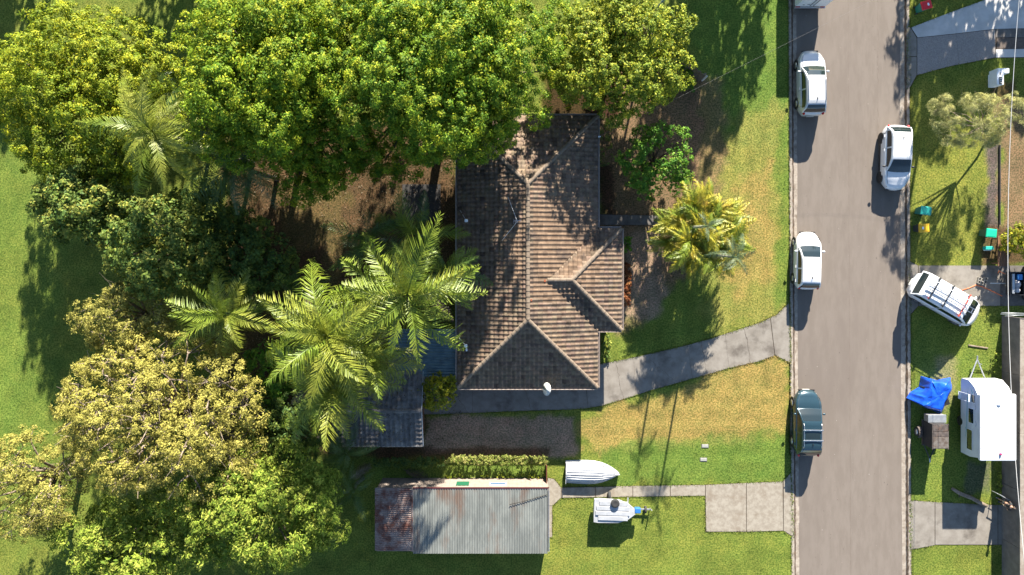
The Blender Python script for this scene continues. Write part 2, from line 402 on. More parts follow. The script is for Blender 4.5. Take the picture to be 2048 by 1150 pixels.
paving('neighbour_driveway_middle', [(1817, 520), (1836, 531), (2130, 531), (2130, 610), (2003, 612), (1836, 612), (1820, 632)],
       [[(1818, 522), (1836, 531), (1836, 612), (1819, 630)], [(1837, 531), (2000, 531), (2000, 612), (1837, 612)], ([(2000, 531), (2130, 531), (2130, 609), (2000, 612)], m_conc_d)], m_conc)
paving('neighbour_driveway_south', [(1820, 1000), (1870, 1004), (1995, 1010), (2130, 1010), (2130, 1090), (1870, 1090), (1820, 1100)],
       [[(1821, 1001), (1869, 1004), (1869, 1090), (1821, 1099)], [(1870, 1004), (1995, 1010), (1995, 1089), (1870, 1089)], [(1996, 1010), (2130, 1010), (2130, 1089), (1996, 1089)]], m_conc)
paving('side_path', [(1095, 955), (1108, 957), (1122, 974), (1410, 969), (1566, 962), (1582, 944), (1587, 1075), (1566, 1062), (1411, 1064), (1410, 991), (1122, 996), (1105, 1012), (1105, 1075), (1090, 1075)],
       [[(1096, 956), (1108, 958), (1122, 975), (1122, 995), (1105, 1011), (1094, 1011)], [(1123, 975), (1190, 974), (1190, 994), (1123, 995)], [(1191, 974), (1265, 972), (1265, 993), (1191, 994)],
        [(1266, 972), (1340, 971), (1340, 992), (1266, 993)], [(1341, 971), (1410, 970), (1410, 991), (1341, 992)], [(1411, 970), (1492, 966), (1492, 1063), (1412, 1063)], [(1493, 966), (1565, 963), (1566, 1061), (1493, 1063)],
        [(1567, 962), (1581, 946), (1585, 1072), (1567, 1061)], [(1092, 1012), (1104, 1012), (1104, 1074), (1091, 1074)]], mat('path_concrete', A(204, 194, 176), A(180, 168, 150), scale=3, rough=.9, bump=.003, bscale=60, c3=A(168, 152, 132), scale3=.8))
m_lid = mat('pale_cover', A(205, 208, 200), A(190, 190, 180), scale=8, rough=.7)
for (px, py, lb) in ((1410, 892, 'small pale service pit cover in the lawn, nearer the driveway'), (1407, 919, 'small pale service pit cover in the lawn, nearer the upturned boat path')):
    t = thing('pit_cover', lb, 'pit cover', P(px, py), 0, 'pit covers in the front lawn')
    MB().bbox((0, 0, .02), (.44, .22, .05), .02).build('lid', m_lid, t)
    MB().box((0, 0, .012), (.5, .28, .02)).build('frame', m_conc_d, t)
for o in ([(912, 230), (1197, 230), (1197, 457), (1240, 457), (1240, 660), (1197, 660), (1197, 760), (912, 760)], [(690, 755), (843, 755), (843, 880), (690, 880)], [(755, 957), (1097, 957), (1097, 1130), (755, 1130)]):
    HARD.append(o)

def grit():
    rg = np.random.default_rng(21); n = 260
    x = rg.uniform(20.2, 26.6, n); y = rg.uniform(-22, 17.5, n); w = (x - 19.8) / 7.2; z = -.125 + .05 * (1 - (2 * w - 1) ** 2) + .006
    s = rg.uniform(.008, .024, n) * rg.choice([1, 1, 1, 1.8], n); a = rg.uniform(0, 6.3, n); v = np.empty((n, 4, 3))
    for k in range(4): v[:, k] = np.stack([x + s * np.cos(a + k * PI / 2) * rg.uniform(.6, 1.4, n), y + s * np.sin(a + k * PI / 2) * rg.uniform(.6, 1.8, n), z + .002], 1)
    c = np.array([A(192, 182, 170), A(184, 170, 156), A(126, 114, 104), A(120, 108, 100)])[rg.integers(0, 4, n)]
    o = npmesh('road_grit', v.reshape(-1, 3), np.arange(n * 4).reshape(-1, 4), np.repeat(c, 4, 0), mat('grit', (.9, .9, .9), (1.1, 1.1, 1.1), attr='Col', rough=.9), kind='stuff')
    o['label'] = 'pale grit and dark drips scattered over the asphalt'
grit()
# grass tufts: short leaning blades, coloured like the ground they grow from
def edge_points(rg):
    """points where the lawn creeps over paved edges"""
    X_, Y_ = [], []
    lines = [p for p in HARD[1:] if p[0][0] > 1000] + [[(LB(y) - .3, y) for y in range(-40, 1180, 40)], [(RB(y) + .3, y) for y in range(-40, 1180, 40)]]
    for ln in lines:
        for a, b_ in zip(ln, ln[1:] + ([ln[0]] if len(ln) < 25 else [])):
            a, b_ = P(*a), P(*b_); m = int((b_ - a).length * 34); t = rg.random(m)
            if a.y > 19 or b_.x > 37 or a.x > 37: continue
            d_ = (b_ - a).normalized(); o = rg.normal(0, .035, m) * (.3 + 1.4 * fbm(a.x + t * 40, a.y + t * 40, .5, 61))
            X_.append(a.x + (b_.x - a.x) * t - d_.y * o); Y_.append(a.y + (b_.y - a.y) * t + d_.x * o)
    return np.concatenate(X_), np.concatenate(Y_)
def grass():
    rg = np.random.default_rng(11); n = 260000
    x = rg.uniform(-37.5, 37.5, n); y = rg.uniform(-23.5, 19.5, n)
    keep = rg.random(n) < grassiness(x, y) * (.35 + .65 * fbm(x, y, .8, 70)); x, y = x[keep], y[keep]
    ex, ey = edge_points(rg); x = np.concatenate([x, ex]); y = np.concatenate([y, ey]); n = len(x); ne = len(ex)
    h = rg.uniform(.015, .035, n) * (.55 + .6 * fbm(x, y, .5, 40)); w = rg.uniform(.02, .05, n); a = rg.uniform(0, 2 * PI, n); le = rg.uniform(1.6, 3.5, n) * h
    h[-ne:] += .045; le[-ne:] = h[-ne:] * rg.uniform(.5, 1.5, ne)
    c = ground_colour(x, y) * rg.uniform(.85, 1.3, (n, 1)) * rg.uniform(.93, 1.07, (n, 3))
    dx, dy = np.cos(a), np.sin(a); la = rg.uniform(0, 2 * PI, n)
    v = np.empty((n, 3, 3))
    v[:, 0] = np.stack([x - dx * w, y - dy * w, np.zeros(n)], 1); v[:, 1] = np.stack([x + dx * w, y + dy * w, np.zeros(n)], 1)
    v[:, 2] = np.stack([x + np.cos(la) * le, y + np.sin(la) * le, h], 1)
    m = mat('grass_blades', (.9, .9, .9), (1.1, 1.1, 1.1), scale=2, rough=.8, attr='Col', transl=.25, spec=.2)
    o = npmesh('grass', v.reshape(-1, 3), np.arange(n * 3).reshape(-1, 3), np.repeat(c, 3, 0), m, kind='stuff')
    o['label'] = 'short mown lawn grass with dry straw coloured patches'
grass()

# ------------------------------------------------------------------ tiled roofs
m_tile = mat('concrete_tile', A(170, 147, 125), A(144, 122, 103), scale=3.2, rough=.9, bump=.004, bscale=50, c3=A(112, 98, 88), scale3=.8, spec=.25)
m_tile_f = mat('concrete_tile_field', A(170, 147, 125), A(144, 122, 103), scale=3.2, rough=.9, bump=.004, bscale=50, spec=.25, attr=None, c3=A(112, 98, 88), scale3=.8, tint='Col')
m_tile_d = mat('weathered_tile', A(150, 146, 144), A(118, 116, 116), scale=4, rough=.95, bump=.006, bscale=40, c3=A(186, 182, 176), scale3=1.2)
m_cap = mat('ridge_cap_mortar', A(176, 157, 136), A(150, 132, 113), scale=4, rough=.9, bump=.004, bscale=50)
m_under = mat('roof_underlay', A(60, 52, 46), rough=1)
m_gut = gloss('gutter_cream', A(232, 214, 200), .5)
m_fascia = gloss('fascia_red', A(150, 62, 56), .6)
m_brick = mat('brick_wall', A(170, 120, 92), A(140, 96, 74), scale=6, rough=.95, bump=.01, bscale=30)
m_glass = gloss('window_glass', (.02, .03, .035), .08, spec=.6)
m_alu = gloss('aluminium', (.62, .63, .64), .38, 1.0)
m_galv = mat('galvanised', (.45, .47, .48), (.36, .38, .40), scale=3, rough=.5, metal=.7)
m_white = gloss('white_paint', (.78, .79, .8), .35)
TS = [0, .4, .52, .7, .9, 1.0]; TH = [.0, .0, .028, .04, .026, 0]
def tile_points(w, e, u0=0.0, v0=0.0, clamp=None, lift=.058):
    """24 points of one interlocking tile in (u, v, n)"""
    pts = []
    for k, (vv, hh) in enumerate(((e * 1.06, 0.002), (e * .5, .012), (0.0, lift), (0.0, -.004))):
        for s, h in zip(TS, TH):
            u, v = u0 + s * w * 1.02, v0 + vv
            if clamp:
                v = min(v, clamp[2]); a, b = clamp[0](v), clamp[1](v); u = min(max(u, a), b)
            pts.append((u, v, (hh + h) if k < 3 else hh))
    return pts
TF = [(i, i + 6, i + 7, i + 1) for i in range(5)] + [(i + 6, i + 12, i + 13, i + 7) for i in range(5)] + [(i + 12, i + 18, i + 19, i + 13) for i in range(5)]
TF = np.array([tuple(reversed(f)) for f in TF])[:, ::-1]
def plane_frame(u, v):
    u, v = Vector(u).normalized(), Vector(v).normalized(); return u, v, u.cross(v)
def tile_plane(O, u, v, u0f, u1f, vmax, w, e):
    """list of (points (18,3), whole?, origin, frame) for one roof slope"""
    u, v, n = plane_frame(u, v); O = Vector(O); out = []; M = np.array([u, v, n]); r = 0
    us = [u0f(0), u0f(vmax), u1f(0), u1f(vmax)]; ua = min(us); ub = max(us)
    while r * e < vmax - .03:
        v0 = r * e; c = 0
        while ua + c * w < ub:
            uu = ua + c * w; mid = v0 + e * .5
            lo0, hi0, lo1, hi1 = u0f(v0), u1f(v0), u0f(min(vmax, v0 + e)), u1f(min(vmax, v0 + e))
            if uu + w > min(lo0, lo1) + .02 and uu < max(hi0, hi1) - .02:
                whole = uu >= max(lo0, lo1) and uu + w * 1.02 <= min(hi0, hi1) and v0 + e * 1.06 <= vmax
                pts = np.array(tile_points(w, e, uu, v0, None if whole else (u0f, u1f, vmax))) @ M + np.array(O)
                out.append((pts, whole, O + u * uu + v * v0, (u, v, n)))
            c += 1
        r += 1
    return out
def tile_mesh(w, e):
    me = bpy.data.meshes.new('roof_tile'); me.from_pydata([tuple(p) for p in tile_points(w, e)], [], [tuple(int(k) for k in f) for f in TF]); me.update(); return me
def lay_tiles(tiles, w, e, roof, off, m, most=300):
    whole = [t for t in tiles if t[1]]; whole.sort(key=lambda t: (t[2].x - 2.6) ** 2 + t[2].y ** 2)
    pick = whole[:most]; ids = {id(t) for t in pick}; rest = [t for t in tiles if id(t) not in ids]
    me = tile_mesh(w, e); me.materials.append(m); rq = random.Random(2)
    tones = [mat('tile_tone_' + str(i), A(174 * k_, 147 * k_, 122 * k_), A(148 * k_, 122 * k_, 100 * k_), scale=3.2, rough=.9, bump=.004, bscale=50, c3=A(112, 98, 88), scale3=.8, spec=.25) for i, k_ in enumerate((.86, .93, .97, 1.0, 1.04, 1.06))] if m is m_tile else [m]
    for t in pick:
        u, v, n = t[3]; mm = Matrix((u, v, n)).transposed()
        o = bpy.data.objects.new('roof_tile', me); COL.objects.link(o); o.parent = roof
        o.location = t[2] - Vector(off) + n * rq.uniform(0, .006); o.rotation_euler = mm.to_euler(); o.material_slots[0].link = 'OBJECT'; o.material_slots[0].material = rq.choice(tones)
    if rest:
        vs = np.concatenate([t[0] for t in rest]) - np.array(off); fs = np.concatenate([TF + 24 * i for i in range(len(rest))])
        k = len(rest); tint = np.random.default_rng(5); c = tint.uniform(.86, 1.14, (k, 1)) * tint.uniform(.96, 1.04, (k, 3)); c = np.where(tint.random((k, 1)) < .05, c * np.array([.62, .6, .62]), c)
        base = m_tile_f if m is m_tile else m
        npmesh('roof_tile_field', vs, fs, np.repeat(c, 24, 0), base, roof, kind='stuff')
def ridge_caps(segs, roof, off, m, step=.36, r=.13):
    mb = MB(); n = 7
    prof = lambda rad, y, dz: [Vector((rad * math.cos(PI * k / n), y, rad * .75 * math.sin(PI * k / n) + dz)) for k in range(n + 1)]
    mb.loft([prof(r * 1.08, 0, .0), prof(r * 1.08, .03, .012), prof(r * .95, step * 1.12, 0)], caps=False, closed=False)
    mb.add([p for p in prof(r * 1.08, 0, 0)] + [Vector((0, 0, -.02))], [(k, k + 1, n + 1) for k in range(n)])
    me = mb.mesh('ridge_cap', False); me.materials.append(m)
    for A_, B_ in segs:
        A_, B_ = Vector(A_), Vector(B_); d = (B_ - A_); L_ = d.length; d.normalize(); k = max(1, round(L_ / step))
        x = d.cross(Vector((0, 0, 1))).normalized(); z = x.cross(d); mm = Matrix((x, d, z)).transposed()
        for i in range(k):
            o = bpy.data.objects.new('ridge_cap', me); COL.objects.link(o); o.parent = roof
            o.location = A_ + d * (L_ * i / k) - Vector(off) + z * random.uniform(.025, .035); o.rotation_euler = mm.to_euler(); o.scale = (1, L_ / k / step, 1)

# ------------------------------------------------------------------ the brick house
PT = R(18.5); CP, SP, TP = math.cos(PT), math.sin(PT), math.tan(PT)
X0, X1, Y0, Y1, ZE = -3.94, 5.34, -8.95, 9.05, 2.6
XE, WA, WB = 6.93, -5.14, 1.59
hw = (X1 - X0) / 2; ww = (WB - WA) / 2; xm = (X0 + X1) / 2; wm = (WA + WB) / 2
house = thing('brick_house', 'low brick house with a brown tiled hip roof and a small projecting wing', 'house', (xm, 0, 0))
HO = (xm, 0, 0)
rf = MB(); b = -.03; zr, zw = ZE + hw * TP, ZE + ww * TP
pts = [(X0, Y0, ZE + b), (X1, Y0, ZE + b), (X1, Y1, ZE + b), (X0, Y1, ZE + b), (xm, Y0 + hw, zr + b), (xm, Y1 - hw, zr + b), (X0, Y0, ZE - .16), (X1, Y0, ZE - .16), (X1, Y1, ZE - .16), (X0, Y1, ZE - .16)]
rf.add(pts, [(0, 1, 4), (1, 2, 5, 4), (2, 3, 5), (3, 0, 4, 5), (6, 7, 1, 0), (7, 8, 2, 1), (8, 9, 3, 2), (9, 6, 0, 3), (9, 8, 7, 6)])
ba = b - .004
rf.add([(X1 - .3, WA, ZE + ba), (XE, WA, ZE + ba), (XE, WB, ZE + ba), (X1 - .3, WB, ZE + ba), (XE - ww, wm, zw + ba), (X1 - ww - .05, wm, zw + ba), (X1 - .3, WA, ZE - .15), (XE, WA, ZE - .15), (XE, WB, ZE - .15), (X1 - .3, WB, ZE - .15)],
       [(0, 1, 4, 5), (1, 2, 4), (2, 3, 5, 4), (6, 7, 1, 0), (7, 8, 2, 1), (8, 9, 3, 2), (9, 8, 7, 6)])
roof = rf.build('roof', m_under, house, off=HO)
L_, W_ = Y1 - Y0, X1 - X0
tiles = []
TW, TE = .3, .325
tiles += tile_plane((X1, Y0, ZE), (0, 1, 0), (-CP, 0, SP), lambda v: v * CP, lambda v: L_ - v * CP, hw / CP, TW, TE)
tiles += tile_plane((X0, Y1, ZE), (0, -1, 0), (CP, 0, SP), lambda v: v * CP, lambda v: L_ - v * CP, hw / CP, TW, TE)
tiles += tile_plane((X1, Y1, ZE), (-1, 0, 0), (0, -CP, SP), lambda v: v * CP, lambda v: W_ - v * CP, hw / CP, TW, TE)
tiles += tile_plane((X0, Y0, ZE), (1, 0, 0), (0, CP, SP), lambda v: v * CP, lambda v: W_ - v * CP, hw / CP, TW, TE)
tiles = [t for t in tiles if not (t[2].x > 1.9 and abs(t[2].y - wm) < (t[2].x - 2.1) * 1.0 - .25 and t[3][0].y > .5)]   # none under the wing
tiles += tile_plane((XE, WA, ZE), (0, 1, 0), (-CP, 0, SP), lambda v: v * CP, lambda v: 2 * ww - v * CP, ww / CP, TW, TE)
tiles += tile_plane((XE, WB, ZE), (-1, 0, 0), (0, -CP, SP), lambda v: v * CP, lambda v: XE - X1 + v * CP, ww / CP, TW, TE)
tiles += tile_plane((X1, WA, ZE), (1, 0, 0), (0, CP, SP), lambda v: -v * CP, lambda v: XE - X1 - v * CP, ww / CP, TW, TE)
lay_tiles(tiles, TW, TE, roof, HO, m_tile)
S_, N_ = (xm, Y0 + hw, zr), (xm, Y1 - hw, zr)
ridge_caps([((X0, Y0, ZE), S_), ((X1, Y0, ZE), S_), ((X0, Y1, ZE), N_), ((X1, Y1, ZE), N_), (S_, N_), ((XE, WA, ZE), (XE - ww, wm, zw)), ((XE, WB, ZE), (XE - ww, wm, zw)), ((X1 - ww, wm, zw), (XE - ww, wm, zw))], roof, HO, m_cap)
def gutter(a, b_, o):
    a, b_ = Vector(a), Vector(b_); d = (b_ - a).normalized(); out = Vector((d.y, -d.x, 0)); z = Vector((0, 0, 1))
    pr = [(0, -.1), (.11, -.1), (.135, .07), (.115, .07), (.1, -.07), (.012, -.07), (.012, .03), (0, .03)]
    MB().loft([[q + out * x + z * h for x, h in pr] for q in (a, b_)]).build('gutter', m_gut, house, off=o)
    MB().box((a + b_) / 2 + out * .004 - z * .17, ((b_ - a).length if abs(d.x) > .5 else .022, (b_ - a).length if abs(d.y) > .5 else .022, .13)).build('fascia', m_fascia, house, off=o)
g = ZE
for a, b_ in (((X0, Y0, g), (X1, Y0, g)), ((X1, Y0, g), (X1, WA, g)), ((X1, WA, g), (XE, WA, g)), ((XE, WA, g), (XE, WB, g)), ((XE, WB, g), (X1, WB, g)), ((X1, WB, g), (X1, Y1, g)), ((X1, Y1, g), (X0, Y1, g)), ((X0, Y1, g), (X0, Y0, g))):
    gutter(a, b_, HO)
i = .55
wl = [(X0 + i, Y0 + i), (X1 - i, Y0 + i), (X1 - i, WA + i), (XE - i, WA + i), (XE - i, WB - i), (X1 - i, WB - i), (X1 - i, Y1 - i), (X0 + i, Y1 - i)]
MB().prism(wl, 0, ZE - .165).build('wall', m_brick, house, off=HO)
for (x, y, w, d) in ((X1 - i, 6.5, .06, 1.8), (X1 - i, 3.2, .06, 1.5), (XE - i, -1.8, .06, 2.4), (X0 + i, 5, .06, 1.8), (X0 + i, -1, .06, 2.2), (0, Y0 + i, 1.6, .06), (3, Y0 + i, 1.2, .06)):
    f = MB().box((x, y, 1.55), (w + .02, d + .02, 1.15)).build('window', m_alu, house, off=HO)
    MB().box((x, y, 1.55), (w + .04 if w < .1 else w - .1, d + .04 if d < .1 else d - .1, 1.03)).build('pane', m_glass, f, off=HO)
dr = MB().box((X1 - i, -6.6, 1.03), (.08, .9, 2.04)).build('door', m_fascia, house, off=HO)
MB().ball((X1 - i + .07, -6.95, 1.0), .035).build('handle', m_alu, dr, off=HO)

# ------------------------------------------------------------------ garage, patio roof, shed
gx0, gx1, gy0, gy1, gz = -12.2, -6.3, -12.91, -7.9, 2.3
ghw = (gy1 - gy0) / 2; gp = math.atan2(.75, ghw); gc, gs = math.cos(gp), math.sin(gp); gm = (gy0 + gy1) / 2
GO = ((gx0 + gx1) / 2, gm, 0)
garage = thing('garage', 'dark tiled garage strewn with leaf litter under the palms', 'garage', GO)
gr = MB().add([(gx0, gy0, gz - .03), (gx1, gy0, gz - .03), (gx1, gm, gz + .72), (gx0, gm, gz + .72), (gx1, gy1, gz - .03), (gx0, gy1, gz - .03), (gx0, gy0, gz - .15), (gx1, gy0, gz - .15), (gx1, gy1, gz - .15), (gx0, gy1, gz - .15)],
              [(0, 1, 2, 3), (3, 2, 4, 5), (6, 7, 1, 0), (7, 8, 4, 2, 1), (8, 9, 5, 4), (9, 6, 0, 3, 5), (9, 8, 7, 6)]).build('roof', m_under, garage, off=GO)
gw, ge = (gx1 - gx0) / 18 * .999, ghw / gc / 8 * .999
tl = tile_plane((gx0, gy0, gz), (1, 0, 0), (0, gc, gs), lambda v: 0, lambda v: gx1 - gx0 + .02, ghw / gc + .1, gw, ge) + tile_plane((gx1, gy1, gz), (-1, 0, 0), (0, -gc, gs), lambda v: 0, lambda v: gx1 - gx0 + .02, ghw / gc + .1, gw, ge)
lay_tiles(tl, gw, ge, gr, GO, m_tile_d)
ridge_caps([((gx0, gm, gz + .75), (gx1, gm, gz + .75))], gr, GO, m_tile_d)
MB().prism([(gx0 + .3, gy0 + .3), (gx1 - .2, gy0 + .3), (gx1 - .2, gy1 - .3), (gx0 + .3, gy1 - .3)], 0, gz - .16).build('wall', m_brick, garage, off=GO)
for a, b_ in (((gx0, gy0, gz), (gx1, gy0, gz)),):
    MB().tube([a, b_], .06, 6).build('gutter', m_gut, garage, off=GO)
MB().box((gx1 + .045, gm - ghw / 2, gz + .36), (.04, ghw / gc, .13), rot=Matrix.Rotation(gp, 3, 'X')).build('barge_board', m_galv, garage, off=GO)
MB().box((gx1 + .045, gm + ghw / 2, gz + .36), (.04, ghw / gc, .13), rot=Matrix.Rotation(-gp, 3, 'X')).build('barge_board', m_galv, garage, off=GO)
MB().box((gx1 - .19, -9.2, 1.0), (.06, 2.2, 2.0)).build('door', m_galv, garage, off=GO)
def corrugated(mb, p0, run, cross, n_ribs, amp, z0, z1, seg=6):
    """ribs run along `run` from p0, repeated along `cross`"""
    p0, run, cross = Vector(p0), Vector(run), Vector(cross); N = n_ribs * seg; vs = []
    for k, z in ((0, z0), (1, z1)):
        for i in range(N + 1):
            vs.append(p0 + run * k + cross * (i / N) + Vector((0, 0, z + amp * math.cos(2 * PI * i / seg))))
    return mb.add(vs, [(i, i + 1, N + 2 + i, N + 1 + i) for i in range(N)])
m_patio = mat('blue_grey_steel', A(120, 150, 160), A(96, 126, 138), scale=2, rough=.5, metal=.2, c3=A(86, 96, 96), scale3=.8)
patio = thing('patio_roof', 'blue-grey corrugated steel patio roof against the house wall, half under palms', 'patio roof', (-6.2, -6.7, 0))
for k in range(4):
    mb = MB(); y = -5.1 - .79 * k
    corrugated(mb, (-8.6, y, 0), (4.62, 0, 0), (0, -.785, 0), 4, .028, 2.3, 2.42)
    mb.build('roof_sheet', m_patio, patio, True, off=(-6.2, -6.7, 0))
for (x, y) in ((-8.5, -5.2), (-8.5, -8.2), (-6.2, -8.2)):
    MB().box((x, y, 1.12), (.09, .09, 2.24)).build('post', m_galv, patio, off=(-6.2, -6.7, 0))
MB().box((-8.5, -6.7, 2.2), (.06, 3.1, .1)).build('beam', m_galv, patio, off=(-6.2, -6.7, 0))
MB().box((-4.02, -6.68, 2.4), (.03, 3.1, .1)).build('flashing', m_alu, patio, off=(-6.2, -6.7, 0))

SO = (-3.6, -17.8, 0)
shed = thing('garden_shed', 'long cream shed with grey and rusty corrugated roof beside the upturned boat', 'shed', SO)
m_shed = mat('cream_cladding', A(214, 196, 180, .8), A(196, 178, 164, .8), scale=3, rough=.8)
m_zinc = mat('zinc_sheet', A(176, 180, 172), A(146, 150, 144), scale=1.6, rough=.6, metal=.1, c3=A(150, 124, 106), scale3=.7, stretch=(1, .3, 1))
m_rusty = mat('rusty_sheet', A(196, 176, 166), A(138, 84, 68), scale=1.5, rough=.8, metal=.0, c3=A(206, 190, 182), scale3=2.0)
ys0, ys1 = -15.78, -20.0
MB().prism([(-9.4, ys0), (2.1, ys0), (2.1, ys1), (-9.4, ys1)], 0, 2.12).build('wall', m_shed, shed, off=SO)
wallrib = MB()
for k in range(40):
    MB().box((-9.25 + k * .29, ys0 + .012, 1.1), (.035, .024, 2.1)).build('cladding_rib', m_shed, shed, off=SO)
for k in range(9):
    mb = MB(); corrugated(mb, (-6.95 + k * 1.0, ys0 + .06, 0), (0, ys1 - ys0 - .2, 0), (1.0, 0, 0), 6, .022, 2.3, 2.18); mb.f = [tuple(reversed(f)) for f in mb.f]
    mb.build('roof_sheet', m_zinc, shed, True, off=SO)
for k in range(5):
    mb = MB(); corrugated(mb, (-9.5, ys0 + .05 - k * .84, 0), (2.5, 0, 0), (0, -.83, 0), 6, .02, 2.2, 2.22)
    mb.build('roof_sheet', m_rusty, shed, True, off=SO, label='rust streaked end of the corrugated roof')
MB().box((-2.4, ys0 + .08, 2.3), (9.1, .07, .07)).build('gutter', gloss('dark_red_gutter', A(110, 50, 50), .5), shed, off=SO)
MB().box((-6.98, (ys0 + ys1) / 2, 2.3), (.09, 4.1, .06)).build('flashing', m_rusty, shed, off=SO)
MB().box((-3.7, ys0 + .035, 1.3), (.86, .05, .75)).build('window', gloss('green_sheet', A(60, 150, 110, .7), .4), shed, off=SO)
w_ = MB().box((-1.3, ys0 + .035, 1.35), (1.15, .05, .4)).build('window', m_white, shed, off=SO)
MB().box((-1.3, ys0 + .045, 1.35), (1.02, .05, .3)).build('pane', gloss('blue_pane', A(90, 140, 190, .7), .2), w_, off=SO)
MB().tube([(-.5, ys1 + 3.2, 2.36), (.4, ys1 + 3.4, 2.34), (2.0, ys1 + 3.85, 2.33)], .02, 5).build('cable_shadow', m_under, shed, True, off=SO)  # dark tube standing in for a cable's shadow on the roof sheets
MB().box((2.135, (ys0 + ys1) / 2, 2.2), (.05, 4.2, .2)).build('barge_board', m_galv, shed, off=SO)

# ------------------------------------------------------------------ fences and walls
m_pale = mat('grey_timber', A(190, 176, 162), A(150, 138, 126), scale=5, rough=.95, bump=.004, bscale=30, stretch=(3, 3, .3))
f0, f1 = Vector((12.73, 12.0, 0)), Vector((8.2, 15.55, 0)); d = (f1 - f0).normalized(); n_ = Vector((-d.y, d.x, 0)); ang = math.atan2(d.y, d.x)
fence = thing('paling_fence', 'grey timber paling fence corner poking out from under the round tree', 'fence', f0)
pm = MB().box((0, 0, .8), (.135, .018, 1.6)).mesh('paling'); pm.materials.append(m_pale)
for k in range(36):
    o = link('paling', pm, None, fence, loc=d * (.1 + k * .155) + n_ * random.uniform(-.004, .004) + Vector((0, 0, random.uniform(-.03, .03))), rot=(random.uniform(-.02, .02), random.uniform(-.02, .02), ang))
for z in (.4, 1.35): MB().box(d * 2.8 - n_ * .035 + Vector((0, 0, z)), (5.7, .045, .09), ang).build('rail', m_pale, fence)
for k in range(3): MB().box(d * (.02 + k * 2.7) - n_ * .1 + Vector((0, 0, .8)), (.1, .1, 1.62), ang).build('post', m_pale, fence)
pt = thing('corner_post', 'pale steel corner post with dark cap at the end of the paling fence', 'post', f0 + d * -.15 - n_ * .15)
MB().box((0, 0, .66), (.09, .09, 1.32)).build('post', m_white, pt)
MB().box((0, 0, 1.325), (.055, .055, .02)).build('cap', m_under, pt)

m_wall = mat('grey_render', A(170, 158, 148), A(150, 138, 130), scale=2, rough=.9, c3=A(132, 124, 118), scale3=.6)
m_cope = mat('pale_coping', A(205, 192, 176), A(180, 164, 148), scale=4, rough=.9)
bw = thing('boundary_wall', 'grey-brown panelled boundary wall with pale coping behind the caravan', 'wall', P(2003, 820))
B0 = P(2003, 820); yy = P(2003, 631).y; k = 0
while yy > P(2003, 1130).y:
    ln = 3.9
    MB().box(Vector((.08, yy - ln / 2 + .01, .88)) - Vector((0, B0.y, 0)), (.12, ln - .025, 1.76)).build('panel', m_wall, bw)
    MB().bbox(Vector((.12, yy - ln / 2, 1.8)) - Vector((0, B0.y, 0)), (.28, ln - .01, .08), .015).build('coping', m_cope, bw)
    yy -= ln
m_rail = mat('red_timber', A(150, 84, 60), A(120, 70, 52), scale=6, rough=.9)
gt = thing('side_gate', 'narrow red-brown timber gate between hedge end and shed corner', 'gate', (2.02, -15.2, 0))
for k in range(7): MB().box((0, .52 - k * .17, .6), (.02, .15, 1.2)).build('paling', m_rail, gt)
for z in (.25, 1.0): MB().box((.03, 0, z), (.04, 1.2, .08)).build('rail', m_rail, gt)

# ------------------------------------------------------------------ vegetation
def unit(v): return v / (np.linalg.norm(v, axis=-1, keepdims=True) + 1e-9)
def leaf_cloud(rg, cc, cr, cd, per, ll, lw, pal, up=.6, spread=.6, wts=(.3, .45, .25), mono=.5):
    """leaves round clump centres cc (k,3) with radii cr (k,), outward directions cd (k,3)"""
    k = len(cc); n = k * per; ci = np.repeat(np.arange(k), per)
    dr = unit(rg.normal(size=(n, 3)) * .8 + cd[ci] * .9 + np.array([0, 0, .35]))
    p = cc[ci] + dr * (cr[ci] * rg.uniform(.35, 1.05, n) ** .8)[:, None]
    nn = unit(np.array([0, 0, up * .5]) + dr * .85 + cd[ci] * .25 + rg.normal(size=(n, 3)) * spread * .85)
    ax = dr + rg.normal(size=(n, 3)) * .55; ax = unit(ax - nn * (ax * nn).sum(1, keepdims=True)); sd = np.cross(nn, ax)
    s = rg.uniform(.65, 1.25, n)[:, None]; L_, W_ = ll * s, lw * s * rg.uniform(.8, 1.2, (n, 1))
    v = np.empty((n, 4, 3)); v[:, 0] = p - ax * L_ * .5; v[:, 2] = p + ax * L_ * .5 - nn * L_ * .12
    v[:, 1] = p - sd * W_ * .5 - nn * W_ * .15; v[:, 3] = p + sd * W_ * .5 - nn * W_ * .15
    pal = np.array(pal); cm = rg.choice(len(pal), k, p=wts); lm = rg.choice(len(pal), n, p=wts)
    pick = np.where(rg.random(n) < mono, cm[ci], lm)
    c = pal[pick] * (rg.uniform(.8, 1.25, n) * rg.uniform(.85, 1.15, k)[ci])[:, None]
    f = np.arange(n)[:, None] * 4; fs = np.concatenate([f + np.array([0, 3, 2]), f + np.array([0, 2, 1])])
    return v.reshape(-1, 3), fs, np.repeat(c, 4, 0)
def leaf_mat(name, rough=.62, transl=.3, spec=.2): return mat(name, (.88, .88, .88), (1.12, 1.1, 1.05), scale=1.2, rough=rough, attr='Col', transl=transl, spec=spec)
m_leaf = leaf_mat('leaf'); m_leaf_dull = leaf_mat('dull_leaf', .8, .3, .1)
m_bark = mat('grey_bark', A(130, 112, 96), A(96, 82, 70), scale=5, rough=.95, bump=.02, bscale=20)
m_twig = mat('pale_bark', A(205, 186, 166), A(170, 148, 126), scale=6, rough=.9)
